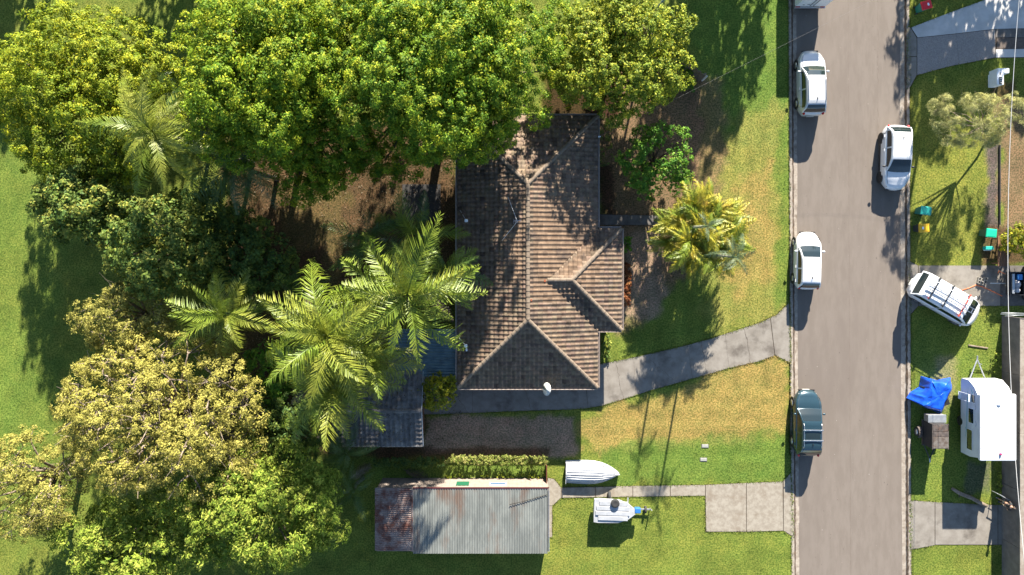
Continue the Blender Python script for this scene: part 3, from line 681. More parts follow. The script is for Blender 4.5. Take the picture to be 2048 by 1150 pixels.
PAL = {
    'fig': [(.042, .082, .006), (.088, .128, .008), (.165, .180, .012)],
    'fig2': [(.038, .080, .007), (.082, .126, .009), (.160, .180, .013)],
    'lime': [(.056, .086, .006), (.100, .125, .008), (.165, .170, .010)],
    'olive': [(.052, .080, .010), (.098, .124, .013), (.175, .178, .020)],
    'dusk': [(.036, .064, .016), (.066, .092, .020), (.130, .135, .030)],
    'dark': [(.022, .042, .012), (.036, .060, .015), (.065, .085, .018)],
    'paper': [(.084, .080, .020), (.128, .118, .032), (.172, .154, .048)],
    'paper2': [(.066, .066, .018), (.106, .100, .028), (.152, .138, .042)],
    'fresh': [(.056, .088, .014), (.105, .138, .022), (.170, .188, .040)],
    'bright': [(.036, .100, .012), (.064, .140, .016), (.110, .175, .022)],
    'gold': [(.10, .12, .012), (.18, .18, .012), (.26, .23, .014)],
    'grev': [(.110, .120, .066), (.170, .172, .092), (.240, .225, .120)],
    'red': [(.10, .035, .02), (.22, .07, .03), (.30, .14, .06)],
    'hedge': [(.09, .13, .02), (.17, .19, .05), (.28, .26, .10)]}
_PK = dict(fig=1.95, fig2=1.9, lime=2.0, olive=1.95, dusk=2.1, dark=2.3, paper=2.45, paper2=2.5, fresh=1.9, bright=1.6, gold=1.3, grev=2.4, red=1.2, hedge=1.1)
PAL = {k: [tuple(c * _PK[k] * t for c, t in zip(q, (1.0, 1.0, .85))) for q in v] for k, v in PAL.items()}
def tree(name, label, cat, px, py, zc, rpx, rz, pal, seed, lobes=16, lf=.42, clumps=26, per=70, ll=.2, lw=.11, cr=.5, bark=None, mleaf=None,
         zmin=-.35, group=None, twigs=0, trunk_r=None, up=.6, spread=.6, wts=(.3, .45, .25), fill=.2, extra=(), world=None, flat=1.0, mono=.5, base=None):
    rg = np.random.default_rng(seed); k = (H - zc) / F
    c = Vector(world) if world else P(px, py, zc)
    rx, ry = rpx[0] * k, rpx[1] * k; bs = Vector(base) if base else Vector((c.x, c.y, 0)); zc = c.z
    t = thing(name, label, cat, bs, 0, group); cl = np.array(c - bs); Rv = np.array([rx, ry, rz])
    # lobes spread evenly over the crown (golden angle), jittered
    i = np.arange(lobes) + .5; z = 1 - i / lobes * (1 - zmin); ph = i * 2.39996 + rg.uniform(0, 6)
    q = np.sqrt(np.maximum(0, 1 - z * z)); ld = unit(np.stack([q * np.cos(ph), q * np.sin(ph), z], 1) + rg.normal(size=(lobes, 3)) * .16)
    lr = lf * min(rx, ry) * rg.uniform(.75, 1.2, lobes)
    lc = cl + ld * Rv * (1 - .72 * lf) * rg.uniform(.86, 1.1, (lobes, 1))
    for ex in extra:      # extra boughs: (photo px, py, z, radius m)
        p = P(*ex[:3]) - bs; lc = np.vstack([lc, np.array(p)]); lr = np.append(lr, ex[3]); ld = np.vstack([ld, unit(np.array(p) - cl)])
    nl = len(lc)
    wt = lr ** 2 / (lr ** 2).mean(); cnt = np.maximum(6, (clumps * wt).astype(int)); li = np.repeat(np.arange(nl), cnt); K = len(li)
    cd = unit(rg.normal(size=(K, 3)) + ld[li] * .75 + np.array([0, 0, .35]))
    cc = lc[li] + cd * (lr[li] * rg.uniform(.72, 1.25, K))[:, None] * np.array([1, 1, .9 * flat])
    crr = cr * rg.uniform(.65, 1.3, K)
    mleaf = mleaf or m_leaf
    v, f, col = leaf_cloud(rg, cc, crr, cd, per, ll, lw, PAL[pal], up, spread, wts, mono)
    if fill:
        nf = int(len(v) / 4 * fill / 40); fd = unit(rg.normal(size=(nf, 3))); fp = cl + fd * Rv * (rg.random((nf, 1)) ** .5) * .8
        v2, f2, c2 = leaf_cloud(rg, fp, np.full(nf, .7), fd, 40, ll * 1.5, lw * 1.6, PAL[pal], up, spread, wts, mono)
        f = np.concatenate([f, f2 + len(v)]); v = np.concatenate([v, v2]); col = np.concatenate([col, c2])
    keep_low = v[:, 2].min()
    if keep_low < .05: v[:, 2] = np.maximum(v[:, 2], .05 + .3 * rg.random(len(v)))
    npmesh('crown', v, f, col, mleaf, t, kind='stuff')
    bark = bark or m_bark; tr = trunk_r or max(.07, min(rx, ry) * .055); rs = random.Random(seed)
    top = Vector(cl) * .55 if cl[2] > 1.2 else Vector(cl) * .7
    MB().tube([(0, 0, -.1), Vector((rs.uniform(-.1, .1), rs.uniform(-.1, .1), top.z * .5)) + Vector((top.x, top.y, 0)) * .4, top], [tr * 1.35, tr, tr * .85], 9).build('trunk', bark, t, True)
    for j in range(nl):
        e = Vector(lc[j]); m1 = top.lerp(e, .5) + Vector((rs.uniform(-.3, .3), rs.uniform(-.3, .3), rs.uniform(-.1, .3))) * min(1, rx / 3)
        MB().tube([top - Vector((0, 0, .15)), m1, e], [tr * .6, tr * .38, tr * .14], 6).build('limb', bark, t, True)
    if twigs:
        tb = MB()
        for j in rg.choice(K, min(K, twigs), replace=False):
            a = Vector(lc[li[j]]); e = Vector(cc[j] + cd[j] * crr[j] * .75); mdl = a.lerp(e, .55) + Vector(rg.normal(size=3) * .12)
            tb.tube([a, mdl, e], [tr * .17, tr * .12, tr * .04], 4, False)
            for _ in range(2):
                e2 = mdl.lerp(e, .5) + Vector(rg.normal(size=3) * .45) + Vector((0, 0, .2)); tb.tube([mdl, e2], [tr * .09, tr * .03], 3, False)
        tb.build('twigs', bark, t, kind='stuff')
    return t

G1 = 'broad-leaved trees along the north boundary'
tree('broadleaf_tree', 'large rounded yellow-green tree at the upper left beside the open lawn', 'tree', 185, 195, 5.0, (172, 168), 3.0, 'lime', 1, 26, .34, 34, 96, .14, .076, .40, group=G1, zmin=-.2,
     extra=((330, 130, 5.5, 1.5), (90, 290, 4.5, 1.6), (230, 330, 4.5, 1.4), (60, 130, 4.5, 1.3)))
tree('fig_tree', 'tall dense dark-green tree in the middle of the northern canopy', 'tree', 540, 150, 8.0, (158, 180), 5.0, 'fig', 2, 30, .34, 40, 100, .135, .076, .38, wts=(.36, .42, .22), fill=.45, zmin=-.5, group=G1,
     extra=((600, 350, 5.5, 1.5), (660, 320, 6, 1.5), (480, 225, 6.5, 1.3), (690, 60, 8, 1.8), (690, 250, 6.5, 1.5), (640, 350, 5.0, 1.2), (470, 290, 6.2, 1.1), (590, 330, 5.5, 1.4), (700, 290, 5.5, 1.4), (640, 285, 6.2, 1.5), (600, 290, 6.2, 1.4), (670, 310, 5.6, 1.4)))
tree('fig_tree', 'broadest dense green tree overhanging the north-west corner of the house roof', 'tree', 874, 122, 8.0, (202, 195), 5.2, 'fig2', 3, 34, .33, 38, 100, .135, .076, .38, wts=(.38, .42, .20), fill=.4, zmin=-.45, group=G1,
     extra=((780, 300, 5.5, 1.4), (930, 270, 5.5, 1.5), (860, 270, 6, 1.4), (1060, 215, 4.6, 1.2), (1075, 120, 5.2, 1.3), (720, 150, 8, 1.6), (730, 300, 5.5, 1.4), (690, 200, 8, 1.6), (820, 310, 5.2, 1.3), (760, 285, 5.6, 1.4), (770, 320, 5.0, 1.2), (720, 260, 6.5, 1.5), (1095, 35, 5.5, 1.3), (1102, 140, 4.3, 1.0)))
tree('round_tree', 'round olive-green tree with bronze tints behind the paling fence corner', 'tree', 1232, 110, 4.3, (136, 125), 3.3, 'olive', 4, 28, .31, 34, 56, .14, .095, .32, group=G1, zmin=-.3, mono=.35)
tree('understorey_tree', 'dull olive tree with lit tips below the large yellow-green tree', 'tree', 175, 412, 5.0, (92, 72), 2.4, 'dusk', 5, 13, .42, 22, 46, .2, .11, .4)
tree('understorey_tree', 'shaded grey-green tree between the understorey palm and the wispy yellow tree', 'tree', 320, 488, 5.2, (105, 88), 2.6, 'dusk', 6, 14, .42, 22, 46, .2, .11, .4)
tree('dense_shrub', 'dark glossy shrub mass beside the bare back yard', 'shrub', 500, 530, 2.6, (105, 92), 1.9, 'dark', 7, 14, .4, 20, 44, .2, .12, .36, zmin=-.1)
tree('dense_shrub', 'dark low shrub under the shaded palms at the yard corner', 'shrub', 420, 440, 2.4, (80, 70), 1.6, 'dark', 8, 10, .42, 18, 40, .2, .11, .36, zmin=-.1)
tree('paperbark_tree', 'small wispy yellow tree with bare twigs above the big paperbark', 'tree', 256, 636, 5.0, (104, 64), 1.7, 'paper2', 9, 14, .36, 18, 56, .15, .06, .34, bark=m_twig, mleaf=m_leaf_dull, twigs=45, trunk_r=.16, fill=.05)
tree('paperbark_tree', 'large spreading straw-yellow paperbark with pale branches showing through', 'tree', 328, 834, 6.0, (212, 150), 2.6, 'paper', 10, 34, .28, 22, 72, .15, .06, .38, bark=m_twig, mleaf=m_leaf_dull, twigs=130, trunk_r=.3, fill=.08, zmin=-.15,
     extra=((430, 740, 6, 1.1), (160, 800, 5.5, 1.2), (220, 730, 5.5, 1.2), (480, 830, 5.5, 1.1)))
tree('paperbark_tree', 'yellow-green wispy paperbark at the lower left corner beside the lawn', 'tree', 70, 965, 5.0, (115, 95), 2.2, 'paper2', 12, 16, .36, 20, 66, .15, .06, .38, bark=m_twig, mleaf=m_leaf_dull, twigs=50, trunk_r=.2, fill=.08)
tree('bushy_tree', 'fresh light-green bushy tree left of the shed', 'tree', 520, 1015, 5.0, (195, 108), 2.8, 'fresh', 13, 26, .33, 26, 48, .22, .075, .42, mleaf=m_leaf_dull)
tree('bushy_tree', 'mid-green bushy tree at the very bottom between paperbark and shed', 'tree', 270, 1085, 4.5, (150, 80), 2.4, 'fresh', 14, 16, .36, 22, 46, .22, .08, .42, mleaf=m_leaf_dull)
tree('dense_shrub', 'bright green shrub tucked between the paperbark and the palms', 'shrub', 545, 745, 2.2, (62, 62), 1.5, 'bright', 15, 9, .42, 16, 42, .17, .1, .3, zmin=-.1)
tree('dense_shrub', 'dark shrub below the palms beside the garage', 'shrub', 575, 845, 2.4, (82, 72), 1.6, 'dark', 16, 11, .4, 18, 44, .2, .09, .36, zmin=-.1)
tree('small_tree', 'small bright-green tree alone in the bare front yard', 'tree', 1312, 322, 2.5, (70, 76), 1.5, 'bright', 17, 18, .3, 16, 34, .14, .09, .26, zmin=-.2, fill=.1, twigs=30)
tree('flowering_shrub', 'yellow-green shrub at the garage corner below the patio roof', 'shrub', 880, 783, 2.1, (37, 38), 1.0, 'gold', 18, 10, .4, 12, 36, .13, .08, .2, zmin=-.1, wts=(.45, .3, .25))
tree('grevillea', 'pale grey-green feathery shrub tree on the eastern verge', 'tree', 1945, 242, 3.3, (76, 48), 1.1, 'grev', 19, 22, .24, 8, 90, .24, .016, .34, bark=m_twig, mleaf=m_leaf_dull, twigs=60, trunk_r=.06, fill=.0,
     extra=((2020, 215, 3.2, .7), (2050, 225, 3.2, .7), (1890, 215, 3.0, .7), (1985, 270, 3, .5)), base=P(1985, 262), zmin=-.2)
tree('flowering_shrub', 'golden-green shrub behind the plank bench at the right edge', 'shrub', 2050, 482, 1.4, (42, 30), 1.0, 'gold', 20, 9, .4, 12, 34, .15, .08, .22, zmin=-.1, wts=(.5, .3, .2))
# trees beyond the frame whose shadows reach into it
for j, (x, y, z, r, rz_, lb) in enumerate(((15.2, 25.5, 5.2, 3.6, 3.0, 'spreading tree north of the lawn beside the road'), (-35.5, 26.5, 5.5, 4.0, 3.2, 'spreading tree north of the far left lawn'), (-22.0, 25.0, 6.0, 3.2, 3.0, 'spreading tree north of the large yellow-green tree'),
                                         (32.5, 26.5, 5.0, 3.4, 2.6, 'spreading tree north of the neighbouring driveway'), (38.5, 24.5, 4.4, 2.4, 2.2, 'spreading tree at the far end of the neighbouring driveway'))):
    tree('boundary_tree', lb, 'tree', 0, 0, z, (r * F / (H - z), r * F / (H - z)), rz_, 'fig', 30 + j, 14, .42, 18, 30, .34, .2, .6, group='trees north of the view', world=(x, y, z))

def leafy(name, label, cat, boxes, pal, seed, per, ll, lw, cr, m=None, up=.6):
    """low planting: boxes (px0, py0, px1, py1, z0, z1, clumps)"""
    rg = np.random.default_rng(seed); cc, cd = [], []
    for (a, b, c, d, z0, z1, n) in boxes:
        q0, q1 = P(a, b, z1), P(c, d, z1)
        p = np.stack([rg.uniform(q0.x, q1.x, n), rg.uniform(q1.y, q0.y, n), z0 + (z1 - z0) * rg.random(n) ** .35], 1)
        cc.append(p); cd.append(np.tile([0, 0, 1.0], (n, 1)) + rg.normal(size=(n, 3)) * .4)
    cc = np.concatenate(cc); b = Vector((cc[:, 0].mean(), cc[:, 1].mean(), 0)); t = thing(name, label, cat, b)
    v, f, col = leaf_cloud(rg, cc - np.array(b), np.full(len(cc), cr) * rg.uniform(.7, 1.2, len(cc)), unit(np.concatenate(cd)), per, ll, lw, PAL[pal], up)
    v[:, 2] = np.maximum(v[:, 2], .02)
    npmesh('foliage', v, f, col, m or m_leaf, t, kind='stuff')
    st = MB()
    for j in range(0, len(cc), max(1, len(cc) // 12)):
        q = Vector(cc[j]) - b; MB().tube([(q.x, q.y, 0), q], [.02, .008], 5).build('stem', m_bark, t)
    return t
leafy('clipped_hedge', 'variegated yellow-green clipped hedge along the side boundary', 'hedge', [(892, 914, 1096, 928, .1, .75, 260)], 'hedge', 41, 40, .09, .06, .16)
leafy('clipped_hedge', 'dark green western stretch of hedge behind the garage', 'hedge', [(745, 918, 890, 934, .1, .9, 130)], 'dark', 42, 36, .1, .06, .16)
leafy('cordyline_bed', 'row of red-leaved cordylines along the wing wall', 'shrubs', [(1246, 528, 1260, 612, .1, .8, 75)], 'red', 43, 34, .26, .06, .16)
leafy('garden_shrub', 'small green shrub at the north end of the red cordylines', 'shrub', [(1246, 476, 1262, 508, .1, .8, 24)], 'bright', 44, 34, .14, .08, .16)
leafy('garden_shrub', 'low green shrub growing against the paling fence', 'shrub', [(1362, 128, 1392, 182, .1, .7, 34)], 'bright', 45, 30, .13, .08, .18)
leafy('garden_shrub', 'straggly brown-green shrub beside the roof gutter and driveway bend', 'shrub', [(1201, 668, 1222, 716, .05, .35, 22)], 'dusk', 46, 26, .12, .07, .14)
leafy('garden_shrub', 'thin grey-green shrub beside the east gutter under the round tree', 'shrub', [(1200, 250, 1226, 330, .2, 1.2, 26)], 'dusk', 47, 18, .14, .05, .2)
leafy('garden_shrub', 'weedy green growth at the foot of the boundary wall', 'shrub', [(1996, 940, 2004, 985, .02, .25, 14), (1985, 700, 2003, 745, .02, .25, 16)], 'fresh', 48, 24, .1, .05, .12)
leafy('garden_shrub', 'patchy weeds at the foot of the shed wall', 'shrub', [(890, 949, 1090, 956, .02, .3, 40)], 'olive', 49, 18, .1, .05, .1)

# ------------------------------------------------------------------ palms
def frond_mesh(seed, L=1.0, pairs=44, ll=.2, rise=.25, droop=.55, vee=.5, tip=.25, w=.0075, gap=.13):
    rs = random.Random(seed); mb = MB()
    cur = rs.uniform(-.26, .2)
    def pt(s): return Vector((L * (s - .14 * droop * s * s), L * cur * s * s, L * (rise * s - droop * s * s)))
    mb.tube([pt(i / 10) for i in range(11)], [.011 * L * (1 - .8 * i / 10) for i in range(11)], 5)
    for i in range(pairs):
        s = .1 + .9 * i / (pairs - 1); p = pt(s); t = (pt(min(1, s + .02)) - pt(s - .02)).normalized(); sd = Vector((0, 0, 1)).cross(t).normalized(); up = t.cross(sd)
        prof = (math.sin(PI * (.1 + .82 * s)) ** .6) * (1 - .35 * max(0, s - .75) / .25)
        for sg in (-1, 1):
            if rs.random() < gap: continue
            l = ll * L * prof * rs.uniform(.7, 1.15); fw = R(62 - 34 * s + rs.uniform(-6, 6)); vv = vee * rs.uniform(-.3, 1.5)
            d = (sd * sg * math.sin(fw) + t * math.cos(fw)).normalized()
            m1 = p + d * l * .5 + up * vv * l * .3; e = p + d * l + up * (vv * .35 - tip * rs.uniform(.6, 1.4)) * l
            ww = t * w * L * rs.uniform(.8, 1.2)
            mb.add([p - ww * .6, p + ww * .6, m1 + ww, m1 - ww, e], [(0, 1, 2, 3), (3, 2, 4)])
    return mb.mesh('frond')
FR = [frond_mesh(100 + i, 1, 62, .24 + .03 * (i % 3), .25, .42 + .2 * (i % 3), .7 - .3 * (i % 2), .6, .0072) for i in range(5)]              # feathery feather palms
FRL = [frond_mesh(200 + i, 1, 60, .27, .3, .75 + .1 * (i % 2), .15, .8, .0065) for i in range(4)]                       # long weeping leaflets
FRC = [frond_mesh(300 + i, 1, 46, .28, .5, .85 + .15 * (i % 2), .6, .4, .0135) for i in range(4)]                      # cane palm
for q in FR + FRL + FRC: q.materials.append(None)
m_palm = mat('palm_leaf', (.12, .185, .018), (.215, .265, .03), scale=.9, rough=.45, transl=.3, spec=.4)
m_palm_y = mat('palm_leaf_yellow', (.17, .215, .026), (.27, .285, .04), scale=1.2, rough=.45, transl=.3, spec=.4)
m_palm_shade = mat('palm_leaf_shaded', (.05, .10, .02), (.085, .14, .028), scale=1.2, rough=.4, transl=.25, spec=.4)  # darker copy of the palm leaf, canopy shade put into its colour
m_palm_b = mat('palm_leaf_blue', (.07, .11, .055), (.11, .15, .075), scale=1.2, rough=.45, transl=.2, spec=.4)
m_cane = mat('cane_leaf', (.42, .36, .025), (.26, .28, .03), scale=1.6, rough=.5, transl=.3, c3=(.5, .33, .05), scale3=1.1)
m_dead = mat('dead_frond', A(160, 140, 120, .7), A(120, 104, 92, .7), scale=3, rough=.95)
m_ptrunk = mat('palm_trunk', A(168, 160, 150), A(136, 126, 114), scale=2, rough=.9, bump=.01, bscale=12, stretch=(.3, .3, 6))
m_shaft = mat('crown_shaft', A(120, 150, 80), A(100, 130, 70), scale=2, rough=.5)
def place_frond(me, m, t, loc, az, pitch, roll, L, label=None):
    o = bpy.data.objects.new('frond', me); COL.objects.link(o); o.parent = t; o.location = loc
    o.material_slots[0].link = 'OBJECT'; o.material_slots[0].material = m
    o.rotation_euler = (roll, -pitch, az); o.scale = (L, L, L)
    if label: o['label'] = label
    return o
def palm(label, px, py, z, L, n, m, seed, meshes=None, base=None, hi=68, lo=-12, tr=.13, m2=None, group='feather palms in the back yard', az0=0, name='feather_palm', dead=0, lr=(.65, 1.18)):
    rs = random.Random(seed); c = P(px, py, z); bs = P(*base) if base else Vector((c.x, c.y, 0))
    t = thing(name, label, 'palm', bs, 0, group); h = c - bs; sh = min(.9, z * .14)
    k1 = h * .5 + Vector((rs.uniform(-.15, .15), rs.uniform(-.15, .15), 0))
    if base: k1 = Vector((h.x * .38, h.y * .38, h.z * .5))
    MB().tube([(0, 0, -.1), h * .15 if not base else Vector((h.x * .08, h.y * .08, h.z * .2)), k1, h - Vector((0, 0, sh))], [tr * 1.5, tr * 1.1, tr, tr * .9], 9).build('trunk', m_ptrunk, t, True)
    MB().tube([h - Vector((0, 0, sh)), h - Vector((0, 0, sh * .5)), h], [tr * .95, tr * 1.15, tr * .5], 8).build('crown_shaft', m_shaft, t, True)
    me = meshes or FR
    for i in range(n):
        f = i / max(1, n - 1); az = az0 + i * 2.39996 + rs.uniform(-.5, .5); pit = R(hi + (lo - hi) * f ** .75 + rs.uniform(-16, 16))
        mm = m2 if (m2 and rs.random() < .35) else m
        place_frond(rs.choice(me), mm, t, h - Vector((0, 0, .05 + .25 * f * sh)), az, pit, rs.uniform(-.75, .75), L * rs.uniform(*lr))
    for i in range(dead):
        place_frond(rs.choice(me), m_dead, t, h - Vector((0, 0, sh * .6)), rs.uniform(0, 6.3), R(-22 + rs.uniform(-25, 15)), rs.uniform(-.8, .8), L * .75, 'dead brown frond')
    return t
palm('tall feather palm with weeping pale fronds beside the large yellow-green tree', 306, 262, 10.2, 3.2, 26, m_palm_y, 1, FRL, lo=-5, m2=m_palm, dead=2)
palm('small shaded palm squeezed behind the weeping palm at the canopy edge', 345, 185, 6.2, 2.4, 10, m_palm_shade, 2, FRL)
palm('dark shaded palm under the canopy edge left of the bare yard', 482, 335, 6.4, 3.2, 16, m_palm_shade, 3, FRL, lo=-20, m2=m_palm_b)  # blue leaf mixed in, bluish shade put into the frond colour
palm('second dark shaded palm under the canopy, nearer the weeping palm', 428, 300, 6.2, 2.8, 14, m_palm_shade, 4, FRL, lo=-15)
palm('leaning bright palm between dark shrubs and the wispy yellow tree', 452, 628, 7.4, 3.1, 17, m_palm, 5, lo=-10, m2=m_palm_y, az0=.6, dead=2)
palm('tall bright feather palm left of the patio roof, the western of the central pair', 655, 672, 9.2, 4.3, 25, m_palm, 6, lo=-14, m2=m_palm_y, az0=.4, dead=5)
palm('tall star-shaped bright feather palm whose fronds reach over the house roof', 815, 588, 9.6, 4.2, 22, m_palm, 7, lo=-10, m2=m_palm_y, az0=1.1, dead=4)
palm('bright palm whose lower fronds hang over the garage roof', 660, 772, 7.8, 4.1, 22, m_palm, 8, lo=-18, m2=m_palm_y, az0=2.0, dead=6)
palm('bright palm with tangled fronds between the tall pair and the garage roof', 728, 708, 7.4, 3.3, 18, m_palm, 31, lo=-22, m2=m_palm_y, az0=.9, dead=5, tr=.11)
palm('shaded feather palm beside the back slab, leftmost of three in a row', 735, 478, 5.2, 2.9, 13, m_palm_shade, 9, lo=-10)
palm('shaded feather palm just below the back slab, middle of three in a row', 832, 470, 5.4, 2.9, 13, m_palm_shade, 10, lo=-10, m2=m_palm)
palm('half-lit feather palm against the west gutter, rightmost of three in a row', 890, 545, 6.0, 2.9, 13, m_palm_shade, 11, lo=-10, m2=m_palm)
palm('low dark palm in the shade at the south-west corner of the garage', 690, 905, 3.2, 2.0, 11, m_palm_shade, 12, FRL, lo=0)
palm('low dark palm in the shade between garage and bushy tree', 612, 900, 3.0, 1.9, 10, m_palm_shade, 13, FRL, lo=0)
palm('low dark palm beside the left end of the shed', 705, 985, 3.0, 1.9, 10, m_palm_shade, 14, FRL, lo=0)
palm('small palm in the gloom behind the tall western palm', 600, 590, 3.6, 2.0, 10, m_palm_shade, 15, FRL, lo=0)
palm('slim leaning palm with blue-green fronds above the golden cane clump, nearer the road', 1472, 514, 7.8, 1.5, 9, m_palm_b, 16, base=(1402, 508), tr=.075, group='slim palms in the golden cane clump', lo=-20, name='slim_palm')
palm('slim leaning palm with blue-green fronds above the golden cane clump, nearer the house', 1414, 452, 7.3, 1.1, 7, m_palm_b, 17, base=(1355, 456), tr=.075, group='slim palms in the golden cane clump', lo=-20, name='slim_palm')
def cane_clump():
    rs = random.Random(5); b = P(1380, 470); t = thing('golden_cane_palm', 'bushy clump of golden cane palms in the front yard by the verge', 'palm', b)
    for i in range(33):
        a = i * 2.4; r0 = .25 * math.sqrt(i) * .6; rt = .40 * math.sqrt(i) ; z = rs.uniform(2.7, 4.6) - .3 * rt
        top = Vector((rt * math.cos(a) * .95, rt * math.sin(a) * .85 + .1, z))
        MB().tube([(r0 * math.cos(a), r0 * math.sin(a), 0), Vector((r0 * math.cos(a), r0 * math.sin(a), 0)).lerp(top, .5) + Vector((0, 0, .2)), top], [.045, .04, .035], 6).build('stem', m_shaft, t, True)
        for k in range(9):
            out = a + rs.uniform(-1.8, 1.8) if i > 4 else rs.uniform(0, 6.3)
            low = k >= 6; at_ = top if not low else top * .62 + Vector((0, 0, .2))
            place_frond(rs.choice(FRC), m_cane if rs.random() < (.72 if not low else .4) else m_palm, t, at_, out, R(rs.uniform(15, 62) if not low else rs.uniform(5, 40)), rs.uniform(-.4, .4), rs.uniform(1.35, 1.95) * (1.12 if low else 1))
cane_clump()
for (px, py, L, az, lb, mm) in ((836, 945, 2.0, R(-14), 'grey dead palm frond sheath lying on the grass by the shed', m_dead), (722, 940, 1.9, R(38), 'pale fallen palm frond beside the left end of the hedge', m_twig)):
    t = thing('fallen_frond', lb, 'palm frond', P(px, py, .1) - Vector((L * .5 * math.cos(az), L * .5 * math.sin(az), 0)))
    place_frond(FRL[0] if py > 942 else FR[2], mm, t, (0, 0, .12), az, R(18), .1, L)
def litter():
    rg = np.random.default_rng(77); n = 11000
    x = rg.uniform(-19, -3.9, n); y = rg.uniform(-13.5, 8, n); d = np.zeros(n)
    z = np.full(n, .02)
    og = (x > gx0) & (x < gx1) & (y > gy0 + .1) & (y < gy1)
    z = np.where(og, gz + .75 - abs(y - gm) * .75 / ghw + .1, z)
    ok = og & (fbm(x, y, .8, 9) > .42) & (x < -7.6 + 1.2 * fbm(x, y, 1, 3)) | (~og & (rg.random(n) < .8))
    ok |= og & (rg.random(n) < .25)
    ok &= ~((x > -8.7) & (y > -8.3) & (y < -5))
    x, y, z = x[ok], y[ok], z[ok]; n = len(x); a = rg.uniform(0, 6.3, n); l = rg.uniform(.025, .075, n); w = l * .35
    dx, dy = np.cos(a), np.sin(a); v = np.empty((n, 4, 3)); tz = rg.uniform(-.02, .03, (n, 2))
    v[:, 0] = np.stack([x - dx * l, y - dy * l, z + tz[:, 0] + .02], 1); v[:, 2] = np.stack([x + dx * l, y + dy * l, z + tz[:, 1] + .02], 1)
    v[:, 1] = np.stack([x + dy * w, y - dx * w, z + .02], 1); v[:, 3] = np.stack([x - dy * w, y + dx * w, z + .03], 1)
    c = np.array([A(150, 128, 100), A(120, 92, 66), A(178, 164, 140), A(96, 74, 56)])[rg.integers(0, 4, n)]
    o = npmesh('leaf_litter', v.reshape(-1, 3), np.arange(n * 4).reshape(-1, 4), np.repeat(c, 4, 0), leaf_mat('fallen_leaf', .9, .1, .1), kind='stuff')
    o['label'] = 'brown fallen leaves strewn over the back yard and garage roof'
litter()

# ------------------------------------------------------------------ vehicles
m_tyre = mat('tyre_rubber', (.018, .018, .018), (.03, .03, .03), scale=20, rough=.85)
m_rim = gloss('alloy_rim', (.5, .5, .52), .35, .9)
m_blackrim = gloss('black_rim', (.025, .025, .025), .5)
m_black = gloss('black_plastic', (.015, .015, .016), .5)
m_cglass = gloss('car_glass', (.012, .02, .022), .04, spec=.8)
m_red = gloss('tail_lamp', (.45, .01, .015), .2)
m_amber = gloss('amber_lamp', (.7, .25, .03), .3)
m_head = gloss('head_lamp', (.22, .24, .26), .15)
m_plate = gloss('number_plate', (.6, .6, .55), .5)
m_carwhite = gloss('white_car_paint', (.62, .63, .64), .22, coat=.5)
m_carsilver = gloss('silver_white_car_paint', (.50, .51, .52), .25, .15, coat=.5)
m_cardark = gloss('dark_blue_grey_car_paint', (.022, .050, .066), .2, .3, coat=.8)

def wheel(parent, x, y, r, w, sgn, rim=None):
    t = MB().lathe([(r * .62, -w / 2), (r * .93, -w / 2), (r, -w * .36), (r, w * .36), (r * .93, w / 2), (r * .62, w / 2)], (0, 0, 0), 22, 'X').build('wheel', m_tyre, parent, True)
    t.location = (x, y, r)
    rm = MB().lathe([(.02, 0), (r * .18, .012), (r * .2, 0), (r * .55, -.012), (r * .64, .008), (r * .64, -.03)], (sgn * (w / 2 - .004), 0, 0), 18, 'X')
    rm.build('rim', rim or m_rim, t, True)
    for k in range(5):
        a = k * 2 * PI / 5; MB().box((sgn * (w / 2 + .006), math.cos(a) * r * .36, math.sin(a) * r * .36), (.012, r * .5, r * .13), rot=Matrix.Rotation(a, 3, 'X')).build('spoke', rim or m_rim, t)
def ip(tab, x):
    for (a, b), (c, d) in zip(tab, tab[1:]):
        if x <= c: return b + (d - b) * max(0, (x - a) / (c - a))
    return tab[-1][1]
